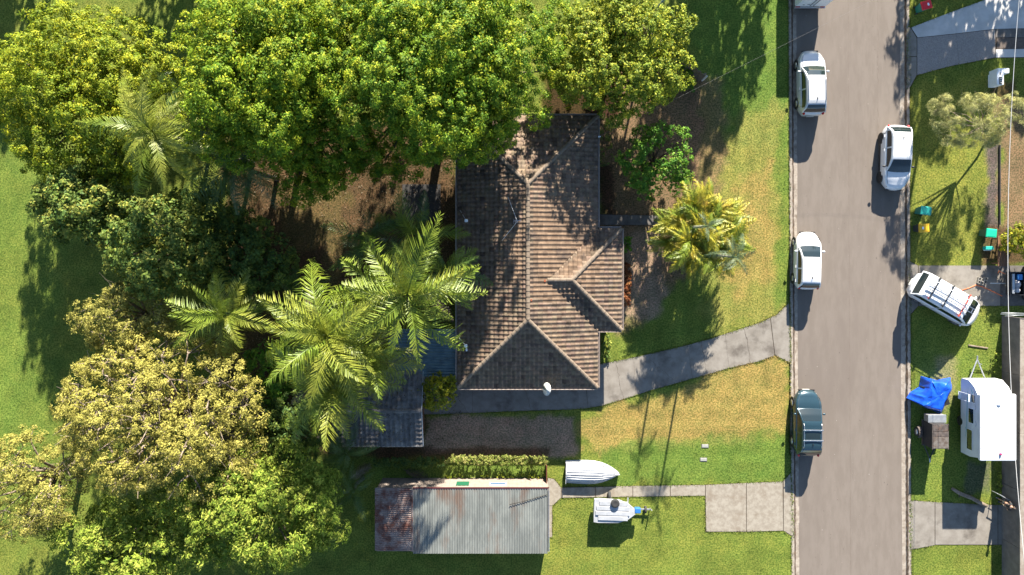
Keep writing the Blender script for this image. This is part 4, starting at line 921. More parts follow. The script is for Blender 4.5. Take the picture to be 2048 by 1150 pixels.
def car(name, label, loc, rz, paint, L=4.4, W=1.8, Ht=1.6, hood=.98, belt=1.02, tail=1.0, cowl=.95, rf=.25, rr=-1.55, rb=-2.0, wb=2.65, wr=.66, wbw=.9, rim=None, group=None,
        rails=True, bars=False, glass_roof=False, mirror=None, antenna=True, wheel_r=.34, blunt=.95, clad=False, cat='car'):
    t = thing(name, label, cat, loc, rz, group); h = L / 2; hw_ = W / 2
    zt = [(-h, tail - .28), (-h + .08, tail - .1), (-h + .3, tail), (rb, belt), (cowl + .1, belt - .01), (cowl + .5, hood + .0), (h - .55, hood - .1), (h - .22, hood - .2), (h - .05, hood - .36), (h, hood - .45)]
    def wd(y):      # half width in plan with rounded corners
        e = h - abs(y); c = blunt if y > 0 else blunt * .8
        return hw_ * (1 - (.42 if y > 0 else .3) * max(0, 1 - e / c) ** 2.0) * (1 - .035 * max(0, (abs(y) - h * .55) / h))
    def ring(y):
        w, z = wd(y), ip(zt, y); zb = .2 if abs(y) < h - .35 else .2 + .18 * (1 - (h - abs(y)) / .35)
        half = [(w * .8, zb), (w * .955, zb + .06), (w * .985, zb + .25 * (z - zb)), (w, zb + .52 * (z - zb)), (w * .99, zb + .74 * (z - zb)), (w * .955, z - .065), (w * .9, z - .012), (w * .7, z + .012), (w * .3, z + .028)]
        bw_ = .24 * max(0, (y - h + 1.0)) if y > 0 else -.14 * max(0, (-y - h + .8))
        return [(x, y - bw_ * (x / hw_) ** 2, q) for x, q in half] + [(-x, y - bw_ * (x / hw_) ** 2, q) for x, q in reversed(half)]
    yst = [-h, -h + .03, -h + .09, -h + .18, -h + .32, -h + .55] + [-h + .55 + (L - 1.3) * i / 12 for i in range(1, 12)] + [h - .75, h - .55, h - .38, h - .22, h - .1, h - .04, h]
    rings = [ring(y) for y in yst]
    body = MB().loft(rings).build('body', paint, t, True)
    # cabin surface S(y, s): s in -1..1 from one belt line over the roof to the other
    top = [(rb, belt - .03), (rb + (rr - rb) * .5, belt + (Ht - belt) * .58), (rr, Ht - .07), (rr + .25, Ht - .015), ((rr + rf) / 2, Ht), (rf - .2, Ht - .02), (rf, Ht - .07), ((rf + cowl) / 2, belt + (Ht - belt) * .5), (cowl, belt - .03)]
    def S(y, s):
        z = ip(top, y); k = max(0, min(1, (z - belt) / (Ht - belt))); a = abs(s); sg = 1 if s >= 0 else -1
        wtop = hw_ * (wbw + (wr - wbw) * k)
        if a <= .62: x = wtop * a / .62; zz = z + .035 * k * (1 - (a / .62) ** 2) - .02 * k
        elif a <= .72:
            f = (a - .62) / .10; x = wtop + .055 * f * k; zz = z - .02 * k - .06 * f * f * k
        else:
            f = (a - .72) / .28; x0 = wtop + .055 * k; x = x0 + (hw_ * wbw - x0) * f + .02 * math.sin(PI * f) * k; zz = (z - .08 * k) + (belt - .05 - z + .08 * k) * f
        # windscreen and tailgate bow outwards in plan
        bow = .16 * (1 - min(1, a) ** 2) * max(0, (y - rf) / (cowl - rf)) if y > rf else (-.08 * (1 - min(1, a) ** 2) * max(0, (rr - y) / (rr - rb)) if y < rr else 0)
        return Vector((sg * x, y + bow, zz))
    def patch(y0, y1, s0, s1, nu, nv, off=.0):
        m = MB()
        def fn(u, v):
            y, s = y0 + (y1 - y0) * u, s0 + (s1 - s0) * v; p = S(y, s)
            if off:
                a, b = S(y + .01, s) - S(y - .01, s), S(y, s + .01) - S(y, s - .01); n = b.cross(a)
                n = n.normalized() if n.length > 1e-9 else Vector((0, 0, 1))
                if n.z < 0 and abs(s) < .7: n = -n
                if abs(s) >= .7 and n.x * s < 0: n = -n
                p = p + n * off
            return p
        return m.grid(fn, nu, nv)
    patch(rb, cowl, -1, 1, 40, 36).build('cabin', paint, body, True)
    patch(rf + .03, cowl - .05, -.585, .585, 10, 14, .009).build('windscreen', m_cglass, t, True)
    patch(rr - .04, rb + .1 * (rr - rb), -.56, .56, 8, 12, .009).build('rear_window', m_cglass, t, True)
    ws = rf + (cowl - rf) * .62; we = rr + (rb - rr) * .35; mid = (rf + rr) / 2 + .1
    for sg in (-1, 1):
        patch(mid + .05, ws, sg * .77, sg * .965, 8, 3, .009).build('side_window', m_cglass, t, True)
        patch(we, mid - .05, sg * .77, sg * .965, 8, 3, .009).build('side_window', m_cglass, t, True)
        for y in (wb / 2, -wb / 2):
            ar = MB().lathe([(.02, 0), (wheel_r + .075, 0), (wheel_r + .085, -.02)], (0, 0, 0), 20, 'X') if sg > 0 else MB().lathe([(.02, 0), (wheel_r + .075, 0), (wheel_r + .085, .02)], (0, 0, 0), 20, 'X')
            o = ar.build('wheel_arch', m_black, t); o.location = (sg * (wd(y) * .992 + .006), y, wheel_r)
            wheel(t, sg * (wd(y) - .1), y, wheel_r, .21, sg, rim)
        y = h - .2; MB().ball((sg * wd(y) * .84, y - .2, ip(zt, y) - .085), (.1, .2, .07), 10, 6).build('headlight', m_head, t, True)
        y = -h + .12; MB().ball((sg * wd(y) * .93, y + .02, ip(zt, y) + .02), (.085, .12, .11), 10, 6).build('tail_light', m_red, t, True)
        mr = MB().ball((sg * (hw_ + .07), cowl - .28, belt + .03), (.12, .075, .07), 10, 6).build('mirror', mirror or paint, t, True)
        for y in (mid + .12, mid - .85):
            MB().bbox((sg * (hw_ * .995 + .0), y, belt - .16), (.05, .2, .035), .01).build('door_handle', paint, t)
        if rails:
            MB().tube([S(rf - .12, sg * .6) + Vector((0, 0, .012)), S(rf - .3, sg * .6) + Vector((0, 0, .05)), S(rr + .3, sg * .6) + Vector((0, 0, .05)), S(rr + .1, sg * .6) + Vector((0, 0, .012))], .02, 6).build('roof_rail', m_alu if paint is not m_carwhite else paint, t, True)
        if clad:
            MB().box((sg * hw_ * .985, 0, .3), (.04, wb - .9, .16)).build('side_sill', m_black, t)
    m_gap = gloss('panel_gap', (.05, .05, .055), .7)
    for sg in (-1, 1):      # shut lines of doors and bonnet
        for y in (ws - .05, mid, we + .1):
            q = ring(y)[3:7]; MB().tube([(sg * (x * 1.0 + .002), y, z) for x, _, z in q], .009, 4).build('panel_gap', m_gap, t)
        MB().tube([(sg * wd(y) * .8, y - .2 * max(0, y - h + 1.0) * .5, ip(zt, y) + .012) for y in (cowl + .05, cowl + .3, (cowl + h) / 2, h - .35)], .009, 4).build('panel_gap', m_gap, t)
    for sg, y in ((1, h), (-1, -h)):
        MB().bbox((0, y * .993, .42), (.5, .03, .13), .01).build('number_plate', m_plate, t)
    MB().box((0, h - .035, .5), (W * .62, .06, .16)).build('grille', m_black, t)
    MB().tube([(-.45, cowl + .05, belt + .02), (.1, cowl - .02, belt + .03)], .012, 5).build('wiper', m_black, t)
    if bars:
        for y in (rf - .55, rr + .65): MB().bbox((0, y, Ht + .07), (W * .74, .07, .035), .01).build('roof_bar', m_alu, t)
    if glass_roof:
        patch(rf - .75, rr + .75, -.5, .5, 8, 10, .007).build('sunroof', m_cglass, t, True)
    if antenna:
        MB().bbox((0, rr + .35, Ht + .04), (.04, .16, .07), .015).build('antenna', m_black, t)
    return t
GP = 'cars parked along the street'
car('parked_car', 'silver-white four-wheel drive wagon parked nearest the box truck, bonnet half shaded', P(1614, 171), R(.8), m_carsilver, 4.55, 1.82, 1.68, 1.02, 1.08, 1.05, .98, .3, -1.62, -2.05, 2.65, group=GP, mirror=m_carsilver)
car('parked_car', 'white hatchback wagon with black wheels parked facing down against the east kerb', P(1781, 318), PI + R(-1.5), m_carwhite, 4.5, 1.84, 1.62, 1.0, 1.05, 1.0, .95, .2, -1.6, -2.02, 2.7, group=GP, rim=m_blackrim, mirror=m_black, rails=False, clad=True)
car('parked_car', 'small white hatchback parked at the west kerb above the driveway', P(1607, 521), R(-1.2), m_carwhite, 4.0, 1.74, 1.52, .96, 1.0, .98, .92, .22, -1.5, -1.82, 2.5, group=GP, rails=False, wheel_r=.31)
car('parked_car', 'dark blue-grey wagon with silver roof bars parked at the west kerb', P(1606, 841), R(-.6), m_cardark, 4.55, 1.84, 1.68, 1.0, 1.06, 1.04, .98, .3, -1.6, -2.05, 2.65, group=GP, bars=True, glass_roof=True)
van = car('white_van', 'white delivery van with ladder and roof racks parked slanting across the driveway', P(1877, 599), R(-120), m_carwhite, 5.1, 1.95, 1.98, 1.1, 1.2, 1.2, 1.75, .95, -2.3, -2.48, 3.1, wr=.8, wbw=.93, rails=False, wheel_r=.33, mirror=m_carwhite, antenna=False, blunt=.8, cat='van')
m_redbar = gloss('red_bar', (.5, .06, .03), .4)
for j, y in enumerate((.55, -.7, -1.75)):
    MB().bbox((0, y, 2.13), (1.7, .07, .06), .015).build('roof_bar', m_redbar if j == 0 else m_black, van)
    for sx in (-.75, .75): MB().box((sx, y, 2.04), (.05, .09, .16)).build('bar_foot', m_redbar if sx > 0 and j != 1 else m_black, van)
lad = thing('ladder', 'aluminium extension ladder strapped on the white van roof rack', 'ladder', P(1877, 599) + Vector((0, 0, 2.16)), R(-120))
for sx in (-.1, .22): MB().box((sx, -.55, .045), (.035, 3.6, .07)).build('stile', m_alu, lad)
for k in range(12): MB().tube([(-.1, -2.2 + k * .3, .045), (.22, -2.2 + k * .3, .045)], .016, 6).build('rung', m_alu, lad)
for (x, y0, y1) in ((-.45, -2.3, .7), (.5, -1.0, .9)): MB().tube([(x, y0, .03), (x, y1, .03)], .02, 6).build('conduit', m_alu if x > 0 else m_white, lad)
for k in range(8): MB().bbox((.72, -1.7 + k * .32, -.16), (.05, .2, .012), .004).build('roof_vent', m_black, van) if k < 0 else None

# box truck at the top of the street
tk = thing('box_truck', 'white box truck cut off by the top edge, parked behind the silver wagon', 'truck', (20.3, 20.2, 0))
MB().bbox((0, 0, 1.72), (2.15, 6.3, 2.3), .06).build('cargo_box', mat('truck_white', (.68, .70, .70), (.6, .62, .62), scale=2, rough=.4), tk)
MB().box((0, -.1, .5), (.9, 6.0, .16)).build('chassis', m_black, tk)
for sx in (-1, 1):
    for y in (-1.9, 2.4): wheel(tk, sx * .88, y, .4, .26, sx)
    dd = MB().bbox((sx * .52, -3.17, 1.7), (1.0, .04, 2.1), .01).build('rear_door', m_white, tk)
    MB().tube([(sx * .12, -3.21, .75), (sx * .12, -3.21, 2.6)], .018, 6).build('lock_bar', m_black, dd)
    MB().bbox((sx * .85, -3.2, .52), (.3, .06, .12), .01).build('tail_light', m_red, tk)
MB().box((0, -3.22, .48), (2.1, .12, .1)).build('bumper', m_alu, tk)
MB().bbox((0, 4.1, 1.2), (1.95, 1.7, 1.7), .15).build('cab', m_white, tk)
for k, (x, w) in enumerate(((-.62, .12), (-.3, .2))): MB().box((x, -3.2, .95 + .1 * k), (w, .02, .05)).build('handle', m_black, tk)

# caravan
m_cvan = mat('caravan_white', (.60, .61, .62), (.54, .55, .56), scale=1.2, rough=.4)
CO = Vector((31.9, -11.4, 0))
cv = thing('caravan', 'white pop-top caravan with teal side graphics parked on the eastern verge', 'caravan', CO)
prof = [(-2.42, .5), (-2.45, 1.5), (-2.3, 2.3), (1.9, 2.3), (2.35, 1.95), (2.72, 1.35), (2.72, .6), (2.5, .5)]
MB().loft([[(x, y, z) for y, z in prof] for x in (-1.15, 1.15)]).build('body', m_cvan, cv)
rfp = MB().bbox((.02, -.22, 2.5), (2.42, 4.42, .16), .05).build('pop_top_roof', m_cvan, cv)
MB().box((0, -.22, 2.36), (2.26, 4.3, .14)).build('skirt', m_cvan, cv)
for (y, dy, z, dz, nm) in ((1.55, .5, 1.75, .5, 'window'), (.35, .95, 1.62, .5, 'window'), (-1.3, 1.35, 1.45, .52, 'window')):
    for sx in (-1, 1):
        w_ = MB().bbox((sx * 1.155, y, z), (.03, dy + .08, dz + .08), .02).build(nm, m_white, cv); MB().box((sx * 1.165, y, z), (.03, dy, dz)).build('pane', m_cglass, w_)
m_teal = gloss('teal_graphic', (.03, .32, .36), .4); m_navy = gloss('navy_graphic', (.03, .06, .2), .4)
def swoosh(pts, w, m):
    mb = MB(); n = len(pts); a = [(-1.158, y, z) for y, z in pts]; b_ = [(-1.158, y, z + w * math.sin(PI * (i + .4) / n)) for i, (y, z) in enumerate(pts)]
    mb.add(a + b_, [(i, n + i, n + i + 1, i + 1) for i in range(n - 1)]); mb.build('side_graphic', m, cv)
swoosh([(2.2, 1.28), (1.5, 1.2), (.5, 1.14), (-.6, 1.12), (-1.2, 1.0)], .06, m_teal); swoosh([(-.55, .95), (-.8, 1.15), (-1.2, 1.25), (-1.6, 1.1), (-1.9, 1.3)], .16, m_teal)
swoosh([(2.2, 1.55), (1.95, 1.7), (1.7, 1.62)], .08, m_teal); swoosh([(2.1, 1.85), (1.9, 1.95), (1.8, 1.9)], .05, m_navy); swoosh([(1.2, 2.0), (1.0, 2.1), (.85, 2.05)], .04, m_navy); swoosh([(.1, 2.05), (-.1, 2.12), (-.3, 2.05)], .04, m_navy)
for sx in (-1, 1):
    wheel(cv, sx * 1.03, -.3, .33, .2, sx); MB().lathe([(.02, 0), (.26, 0), (.27, -sx * .02)], (sx * 1.158, -.3, .42), 18, 'X').build('wheel_arch', m_black, cv)
    MB().tube([(sx * .55, 2.6, .5), (0, 4.0, .48)], .045, 6).build('drawbar', m_galv, cv)
MB().tube([(0, 3.95, .48), (0, 4.25, .5)], .05, 6).build('coupling', m_galv, cv)
MB().tube([(.12, 3.7, .1), (.12, 3.7, .75)], .03, 6).build('jockey_wheel', m_galv, cv)
for z in (.55, 1.65): MB().box((-1.25, 1.55, z), (.22, .5, .03)).build('awning_arm', m_white, cv)
for y in (1.3, 1.8): MB().box((-1.35, y, 1.1), (.03, .03, 1.1)).build('awning_arm', m_white, cv)
MB().lathe([(.14, 0), (.14, .05), (.05, .09)], (.05, 1.35, 2.58), 14).build('roof_vent', m_white, rfp)
MB().ball((.15, -1.95, 2.64), .09).build('vent_cap', gloss('pink_cap', (.6, .05, .15), .4), rfp, True)
for k, z in enumerate((1.55, 1.75, 1.95, 2.1)): MB().box((0, 2.62 - .14 * k, z + .02), (2.2, .02, .015)).build('front_seam', m_galv, cv)
for y in (-1.6, -.2, .9): MB().box((.0, y, 2.583), (2.3, .025, .012)).build('roof_seam', m_galv, rfp)

# tarp-covered load, box trailers
def tarp():
    o = [(1842, 752), (1872, 760), (1901, 755), (1904, 774), (1893, 800), (1881, 828), (1848, 814), (1813, 796), (1820, 785), (1838, 774)]
    tpx = [(1866, 764), (1876, 764), (1894, 768), (1902, 777), (1893, 800), (1884, 822), (1858, 817), (1850, 812), (1856, 795), (1862, 775)]
    c = P(1855, 790); t = thing('tarp_covered_trailer', 'bright blue tarpaulin draped over a low trailer near the kerb', 'tarpaulin', c)
    rs = np.random.default_rng(8); N, K = 120, 12; n = len(o); vs = []
    def along(poly, s, z):
        s = s * n; i = int(s) % n; f = s - int(s); f = f * f * (3 - 2 * f); a, b_ = P(*poly[i], z), P(*poly[(i + 1) % n], z); return a.lerp(b_, f)
    for j in range(N):
        s = j / N; lo_ = along(o, s, .06); hi_ = along(tpx, s, 1.25)
        ph = math.sin(s * 41) * .5 + math.sin(s * 97 + 1) * .5
        for k in range(K + 1):
            f = k / K
            if f < .6:
                g = f / .6; p = lo_.lerp(hi_, g); p.z = .03 + 1.15 * g ** .8; dd = (lo_ - hi_); dd.z = 0
                p += dd.normalized() * ph * .05 * math.sin(PI * g) if dd.length > .01 else Vector()
            else:
                g = (f - .6) / .4; cc = Vector((P(1880, 792, 1.25).x, P(1880, 792, 1.25).y, 1.22)); p = hi_.lerp(cc, g); p.z = 1.18 + .05 * math.sin(g * 5 + s * 30) * (1 - g)
            vs.append(p - c)
    mb = MB(); mb.add(vs, [(j * (K + 1) + k, ((j + 1) % N) * (K + 1) + k, ((j + 1) % N) * (K + 1) + k + 1, j * (K + 1) + k + 1) for j in range(N) for k in range(K)])
    ob = mb.build('tarp', mat('blue_tarp', (.006, .055, .42), (.01, .09, .55), scale=3, rough=.28, bump=.02, bscale=7, spec=.6), t, True)
    MB().box(P(1870, 790, .45) - c, (1.3, 1.7, .5), R(20)).build('trailer_bed', m_black, t)
tarp()
m_rust = mat('rusty_steel', A(124, 112, 104), A(86, 76, 72), scale=5, rough=.8, c3=A(136, 104, 84), scale3=1.8)
m_darkply = mat('dark_panel', A(62, 58, 60), A(44, 42, 44), scale=4, rough=.8)
TO = Vector((28.62, -12.45, 0))
tb = thing('box_trailer', 'rusty enclosed box trailer with grey toolbox beside the blue tarpaulin', 'trailer', TO)
MB().bbox((0, 0, 1.08), (1.05, 1.66, 1.16), .02).build('body', m_darkply, tb)
for k, (y, d, mm) in enumerate(((.58, .46, m_rust), (.16, .36, m_rust), (-.42, .78, mat('stained_sheet', A(170, 160, 150), A(130, 112, 98), scale=4, rough=.6, metal=.3)))):
    MB().bbox((.03, y, 1.68 + .004 * k), (1.04, d - .02, .03), .01).build('lid', mm, tb)
for sx in (-.53, .53):
    MB().box((sx, 0, 1.66), (.05, 1.72, .07)).build('top_rail', m_rust, tb); MB().box((sx, 0, .5), (.06, 1.8, .1)).build('chassis_rail', m_rust, tb)
    wheel(tb, sx * 1.42, .0, .31, .2, 1 if sx > 0 else -1, m_rim)
    MB().loft([[(sx * 1.42 + dx, .42 * math.cos(a), .34 + .4 * math.sin(a)) for dx in (-.13, .13)] for a in [PI * q / 8 for q in range(9)]], False, False).build('mudguard', m_rust, tb)
    MB().tube([(sx * .8, -.85, .48), (0, -1.85, .46)], .04, 6).build('drawbar', m_black, tb)
MB().tube([(0, -1.8, .46), (0, -2.1, .48)], .045, 6).build('coupling', m_galv, tb)
tbx = MB().bbox((.02, 1.12, 1.02), (1.2, .5, .5), .03).build('toolbox', mat('toolbox_grey', A(190, 188, 184), A(160, 158, 156), scale=4, rough=.5, metal=.2), tb)
MB().bbox((.02, 1.12, 1.285), (1.24, .54, .04), .015).build('toolbox_lid', m_galv, tbx)
JO = P(2040, 566)
jt = thing('open_trailer', 'open black trailer heaped with household junk at the right edge', 'trailer', JO)
MB().box((0, 0, .5), (2.6, 1.5, .06)).build('bed', m_black, jt)
for sy in (-.78, .78): MB().box((0, sy, .72), (2.7, .05, .4)).build('side', m_black, jt); 
for sx in (-1.33, -.35, 1.33): MB().box((sx, 0, .72), (.05, 1.5, .4)).build('side', m_black, jt)
for sy in (-.9, .9): wheel(jt, .2, sy, .3, .2, 1)
MB().tube([(-1.35, 0, .48), (-2.4, 0, .46)], .04, 6).build('drawbar', m_galv, jt)
MB().box((-1.15, 0, .95), (.16, 1.35, .08)).build('tail_board', m_galv, jt)
m_teal2 = mat('teal_cloth', (.02, .38, .34), (.03, .5, .45), scale=5, rough=.8, bump=.05, bscale=9)
def junk(nm, lb, cat, mb, m): 
    b = sum((Vector(p) for p in mb.v), Vector()) / len(mb.v); b.z = min(p[2] for p in mb.v)
    o = mb.build(nm, m, None, True, off=tuple(b)); o.location = JO + b; tag(o, lb, cat); return o
junk('washing_basket', 'pale blue round tub in the junk trailer', 'tub', MB().lathe([(.02, .55), (.2, .55), (.26, .86), (.23, .86), (.18, .6), (.02, .6)], (.12, .42, 0), 18), gloss('pale_blue_plastic', (.35, .55, .75), .4))
jm = MB(); rj = random.Random(3)
jm.grid(lambda u, v: (.05 + u * .95 + .06 * math.sin(9 * v), -.28 + v * .5 + .07 * math.sin(7 * u), .75 + .16 * math.sin(PI * u) * math.sin(PI * v) + .05 * math.sin(13 * u + 5 * v)), 14, 10)
junk('crumpled_cloth', 'crumpled teal cloth heaped in the junk trailer', 'cloth', jm, m_teal2)
junk('cardboard_box', 'brown cardboard box in the corner of the junk trailer', 'box', MB().bbox((.45, -.5, .68), (.8, .34, .3), .01), mat('cardboard', A(196, 150, 96), A(170, 126, 80), scale=4, rough=.9))
junk('storage_tub', 'purple plastic bowl in the junk trailer', 'tub', MB().lathe([(.02, .56), (.13, .56), (.18, .74), (.15, .74), (.02, .62)], (-.12, -.45, 0), 14), gloss('purple_plastic', (.2, .08, .35), .4))
junk('storage_tub', 'blue plastic crate in the junk trailer beside the tub', 'crate', MB().bbox((-.62, .45, .72), (.34, .4, .34), .02), gloss('blue_plastic', (.03, .16, .4), .4))
junk('rubbish_bag', 'grey rubbish bag at the front of the junk trailer', 'bag', MB().ball((-.75, -.05, .72), (.28, .32, .2), 12, 7), mat('grey_bag', (.2, .2, .22), (.3, .3, .32), scale=6, rough=.4, bump=.04, bscale=10))
junk('rubbish_bag', 'white rubbish bag at the front of the junk trailer', 'bag', MB().ball((-.72, -.48, .7), (.22, .2, .18), 12, 7), mat('white_bag', (.55, .52, .5), (.42, .4, .4), scale=6, rough=.4, bump=.04, bscale=10))

# boats
m_boat = mat('boat_aluminium', (.44, .45, .46), (.36, .37, .38), scale=2, rough=.5, metal=.3)
def boat(t, L, W, D, up, m):
    """aluminium dinghy hull along +x; up=-1 keel up"""
    ss = [0, .02, .12, .25, .4, .55, .68, .78, .86, .92, .97, 1.0]; rings = []; K = 9
    def half(s): return W / 2 * (1 - max(0, (s - .42) / .58) ** 2.3) * (.93 + .07 * min(1, s / .3))
    for s in ss:
        w = max(half(s), .012); r = []
        for k in range(-K, K + 1):
            a = k / K; x = w * a; zz = D * (1 - .14 * max(0, s - .6)) * (1 - (abs(a) ** 3.2)) + (0.05 if abs(a) < .02 else 0)
            zz *= (1 - .25 * max(0, (s - .75) / .25)); zz += .0 if s < .8 else .0
            rings_p = (L * (s - .5), x, zz if up < 0 else D - zz)
            r.append(rings_p)
        rings.append(r)
    mb = MB(); mb.loft(rings, False, False); n = 2 * K + 1
    mb.add(rings[0] , [tuple(range(n))])
    hull = mb.build('hull', m, t, True)
    for a in (-.82, -.62, -.42, -.22, .22, .42, .62, .82):     # pressed strakes
        pts = []
        for s in ss[1:10]:
            w = half(s); zz = D * (1 - .14 * max(0, s - .6)) * (1 - abs(a) ** 3.2) * (1 - .25 * max(0, (s - .75) / .25))
            pts.append((L * (s - .5), w * a, (zz if up < 0 else D - zz) + (.008 if up < 0 else -.008)))
        MB().tube(pts, .028, 5).build('strake', m, hull, True)
    pts = [(L * (s - .5), half(s) * .0, 0) for s in ss]
    for sg in (-1, 1): MB().tube([(L * (s - .5), sg * max(half(s), .012), .02 if up < 0 else D) for s in ss], .028, 6).build('gunwale', m, hull, True)
    return hull
b1 = thing('upturned_boat', 'aluminium dinghy lying keel up on the lawn by the side path', 'boat', P(1184, 944) + Vector((0, 0, .02)), R(-1.5))
boat(b1, 3.75, 1.62, .62, -1, m_boat)
MB().tube([(-1.5, -.02, .66), (.6, -.02, .64), (1.5, 0, .52)], .03, 6).build('keel', m_boat, b1, True)
MB().box((-1.86, 0, .3), (.03, 1.4, .52)).build('transom', m_boat, b1)
for k in range(3): MB().box((.55 + k * .1, .6 - .02 * k, .44), (.05, .1, .02), rot=Matrix.Rotation(R(-40), 3, 'X')).build('marking', m_under, b1)
def digits(t, s, x, y, z, h_, m, flip=1):
    """small stroke-built registration characters lying on the hull"""
    SEG = {'0': 'abcdef', '1': 'bc', '2': 'abged', '3': 'abgcd', '4': 'fgbc', '5': 'afgcd', '7': 'abc', '8': 'abcdefg', 'F': 'aefg', 'J': 'bcd'}
    W = h_ * .5
    for i, ch in enumerate(s):
        mb = MB(); ox = x + i * h_ * .8
        for g_ in SEG[ch]:
            cx, cy, sx, sy = {'a': (W / 2, h_, W, .02), 'b': (W, h_ * .75, .02, h_ / 2), 'c': (W, h_ * .25, .02, h_ / 2), 'd': (W / 2, 0, W, .02), 'e': (0, h_ * .25, .02, h_ / 2), 'f': (0, h_ * .75, .02, h_ / 2), 'g': (W / 2, h_ / 2, W, .02)}[g_]
            mb.box((ox + cx, y + cy, z), (sx, sy, .01))
        mb.build('marking', m, t)
BO = P(1228, 1013)
b2 = thing('boat_on_trailer', 'grey aluminium boat on a trailer with a spare wheel below the path', 'boat', BO, R(-2))
hb = MB(); hs = [(-1.5, .78), (-1.2, .82), (.2, .78), (.9, .5), (1.3, .18), (1.42, .02)]
hb.loft([[(x, -w, .95), (x, -w * .98, .7), (x, -w * .5, .38), (x, w * .5, .38), (x, w * .98, .7), (x, w, .95)] for x, w in hs]); hb.build('hull', m_boat, b2)
for (y, w) in ((.55, .3), (.22, .3), (-.12, .3), (-.46, .3)):
    MB().bbox((-.25 + .12 * abs(y), y, 1.0), (2.45 - .9 * abs(y), w, .06), .02).build('deck_panel', m_boat, b2)
for sx in (-.3, .9): MB().box((sx, 0, .3), (.08, 1.5, .08)).build('cross_member', m_galv, b2)
MB().box((.9, 0, .3), (3.2, .08, .08)).build('drawbar', m_galv, b2)
for sy in (-.85, .85): wheel(b2, -.4, sy, .28, .18, 1)
sw = MB().lathe([(.14, 0), (.24, -.02), (.3, .04), (.3, .12), (.24, .17), (.14, .14)], (-.1, .62, 1.06), 20).build('spare_wheel', m_tyre, b2, True)
MB().lathe([(.02, .1), (.05, .14), (.15, .11)], (-.1, .62, 1.06), 14).build('rim', m_rim, sw, True)
MB().bbox((1.5, .1, .85), (.42, .36, .3), .05).build('bow_cover', gloss('blue_cover', (.02, .12, .35), .5), b2)
wheel(b2, 2.15, -.05, .24, .14, 1)
MB().tube([(2.5, 0, .1), (2.5, .1, .75)], .04, 6).build('winch_post', m_galv, b2)

# ------------------------------------------------------------------ bins, letterbox and yard clutter
def bin_(label, px, py, rz, lid, body, seal=None):
    t = thing('wheelie_bin', label, 'bin', P(px, py), rz, 'household wheelie bins on the verge')
    rg_ = lambda z, sx, sy, y=0: [(-sx, -sy + y, z), (sx, -sy + y, z), (sx, sy + y, z), (-sx, sy + y, z)]
    MB().loft([rg_(.06, .19, .22), rg_(.5, .235, .27), rg_(.9, .275, .32), rg_(.98, .29, .335)]).build('body', body, t)
    l = MB().loft([rg_(.982, .295, .36, .0), rg_(1.03, .295, .36), rg_(1.065, .27, .33), rg_(1.08, .2, .25)]).build('lid', lid, t)
    MB().tube([(-.2, -.4, .98), (.2, -.4, .98)], .018, 6).build('handle', body, t)
    for sx in (-1, 1): MB().lathe([(.02, -.03), (.1, -.03), (.1, .03), (.02, .03)], (sx * .24, -.24, .1), 14, 'X').build('wheel', m_tyre, t, True)
    if seal: MB().bbox((.0, .1, 1.084), (.18, .12, .008), .003).build('sticker', seal, l)
m_bgreen = gloss('bin_green', (.02, .19, .15), .5); m_bdark = gloss('bin_dark', (.015, .025, .03), .5); m_gdk = gloss('bin_dark_green', (.03, .10, .075), .5)
bin_('green bin with teal lid standing near the kerb beside the yellow-lidded bin', 1835, 423, R(82), gloss('lid_teal', (.02, .26, .22), .4), m_bgreen)
bin_('dark bin with yellow lid on the eastern verge', 1831, 457, R(92), gloss('lid_yellow', (.62, .36, .015), .4), m_bdark, m_white)
bin_('dark green bin with bright green lid beside the plank bench', 1963, 467, R(84), gloss('lid_green', (.01, .42, .23), .4), m_gdk)
bin_('bin with red lid at the top of the verge by the pale driveway', 1836, 20, R(-75), gloss('lid_red', (.6, .012, .02), .4), m_bgreen, m_white)
LO = P(1983, 160)
lbx = thing('letterbox_pillar', 'white rendered letterbox pillar with black slot panel on the verge', 'letterbox', LO)
m_rend = mat('white_render', (.74, .77, .79), (.68, .7, .72), scale=5, rough=.85)
MB().bbox((0, -.09, .45), (.48, .9, .9), .02).build('pillar', m_rend, lbx); MB().bbox((.22, .42, .452), (.78, .34, .904), .02).build('return', m_rend, lbx)
MB().box((.02, -.26, .905), (.2, .5, .02)).build('slot_panel', m_black, lbx)
for k in range(3): MB().bbox((.03, -.12 - k * .14, .92), (.1, .08, .012), .005).build('marking', m_plate, lbx)
MB().box((-.02, .22, .905), (.07, .17, .015)).build('slot', m_black, lbx)
bn = thing('plank_bench', 'weathered brown plank bench beside the green bin at the right', 'bench', P(1990, 502))
m_plank = mat('brown_plank', A(176, 130, 92), A(150, 104, 74), scale=6, rough=.9, stretch=(4, .6, 1))
for k in range(4): MB().box((-.24 + k * .16, 0, .74), (.145, 2.1, .04)).build('plank', m_plank, bn)
for y in (-.85, .85):
    for x in (-.22, .22): MB().box((x, y, .36), (.08, .08, .72)).build('leg', m_plank, bn)
cr_ = thing('plastic_crate', 'small teal plastic crate on the soil near the plank bench', 'crate', P(1974, 496))
MB().bbox((0, 0, .14), (.6, .24, .28), .02).build('tub', gloss('teal_plastic', (.02, .36, .30), .5), cr_); MB().box((0, -.16, .05), (.52, .06, .08)).build('rim', m_white, cr_)
bk = thing('besser_blocks', 'pale hollow concrete blocks on the driveway in front of the junk trailer', 'blocks', P(1962, 562), R(-12))
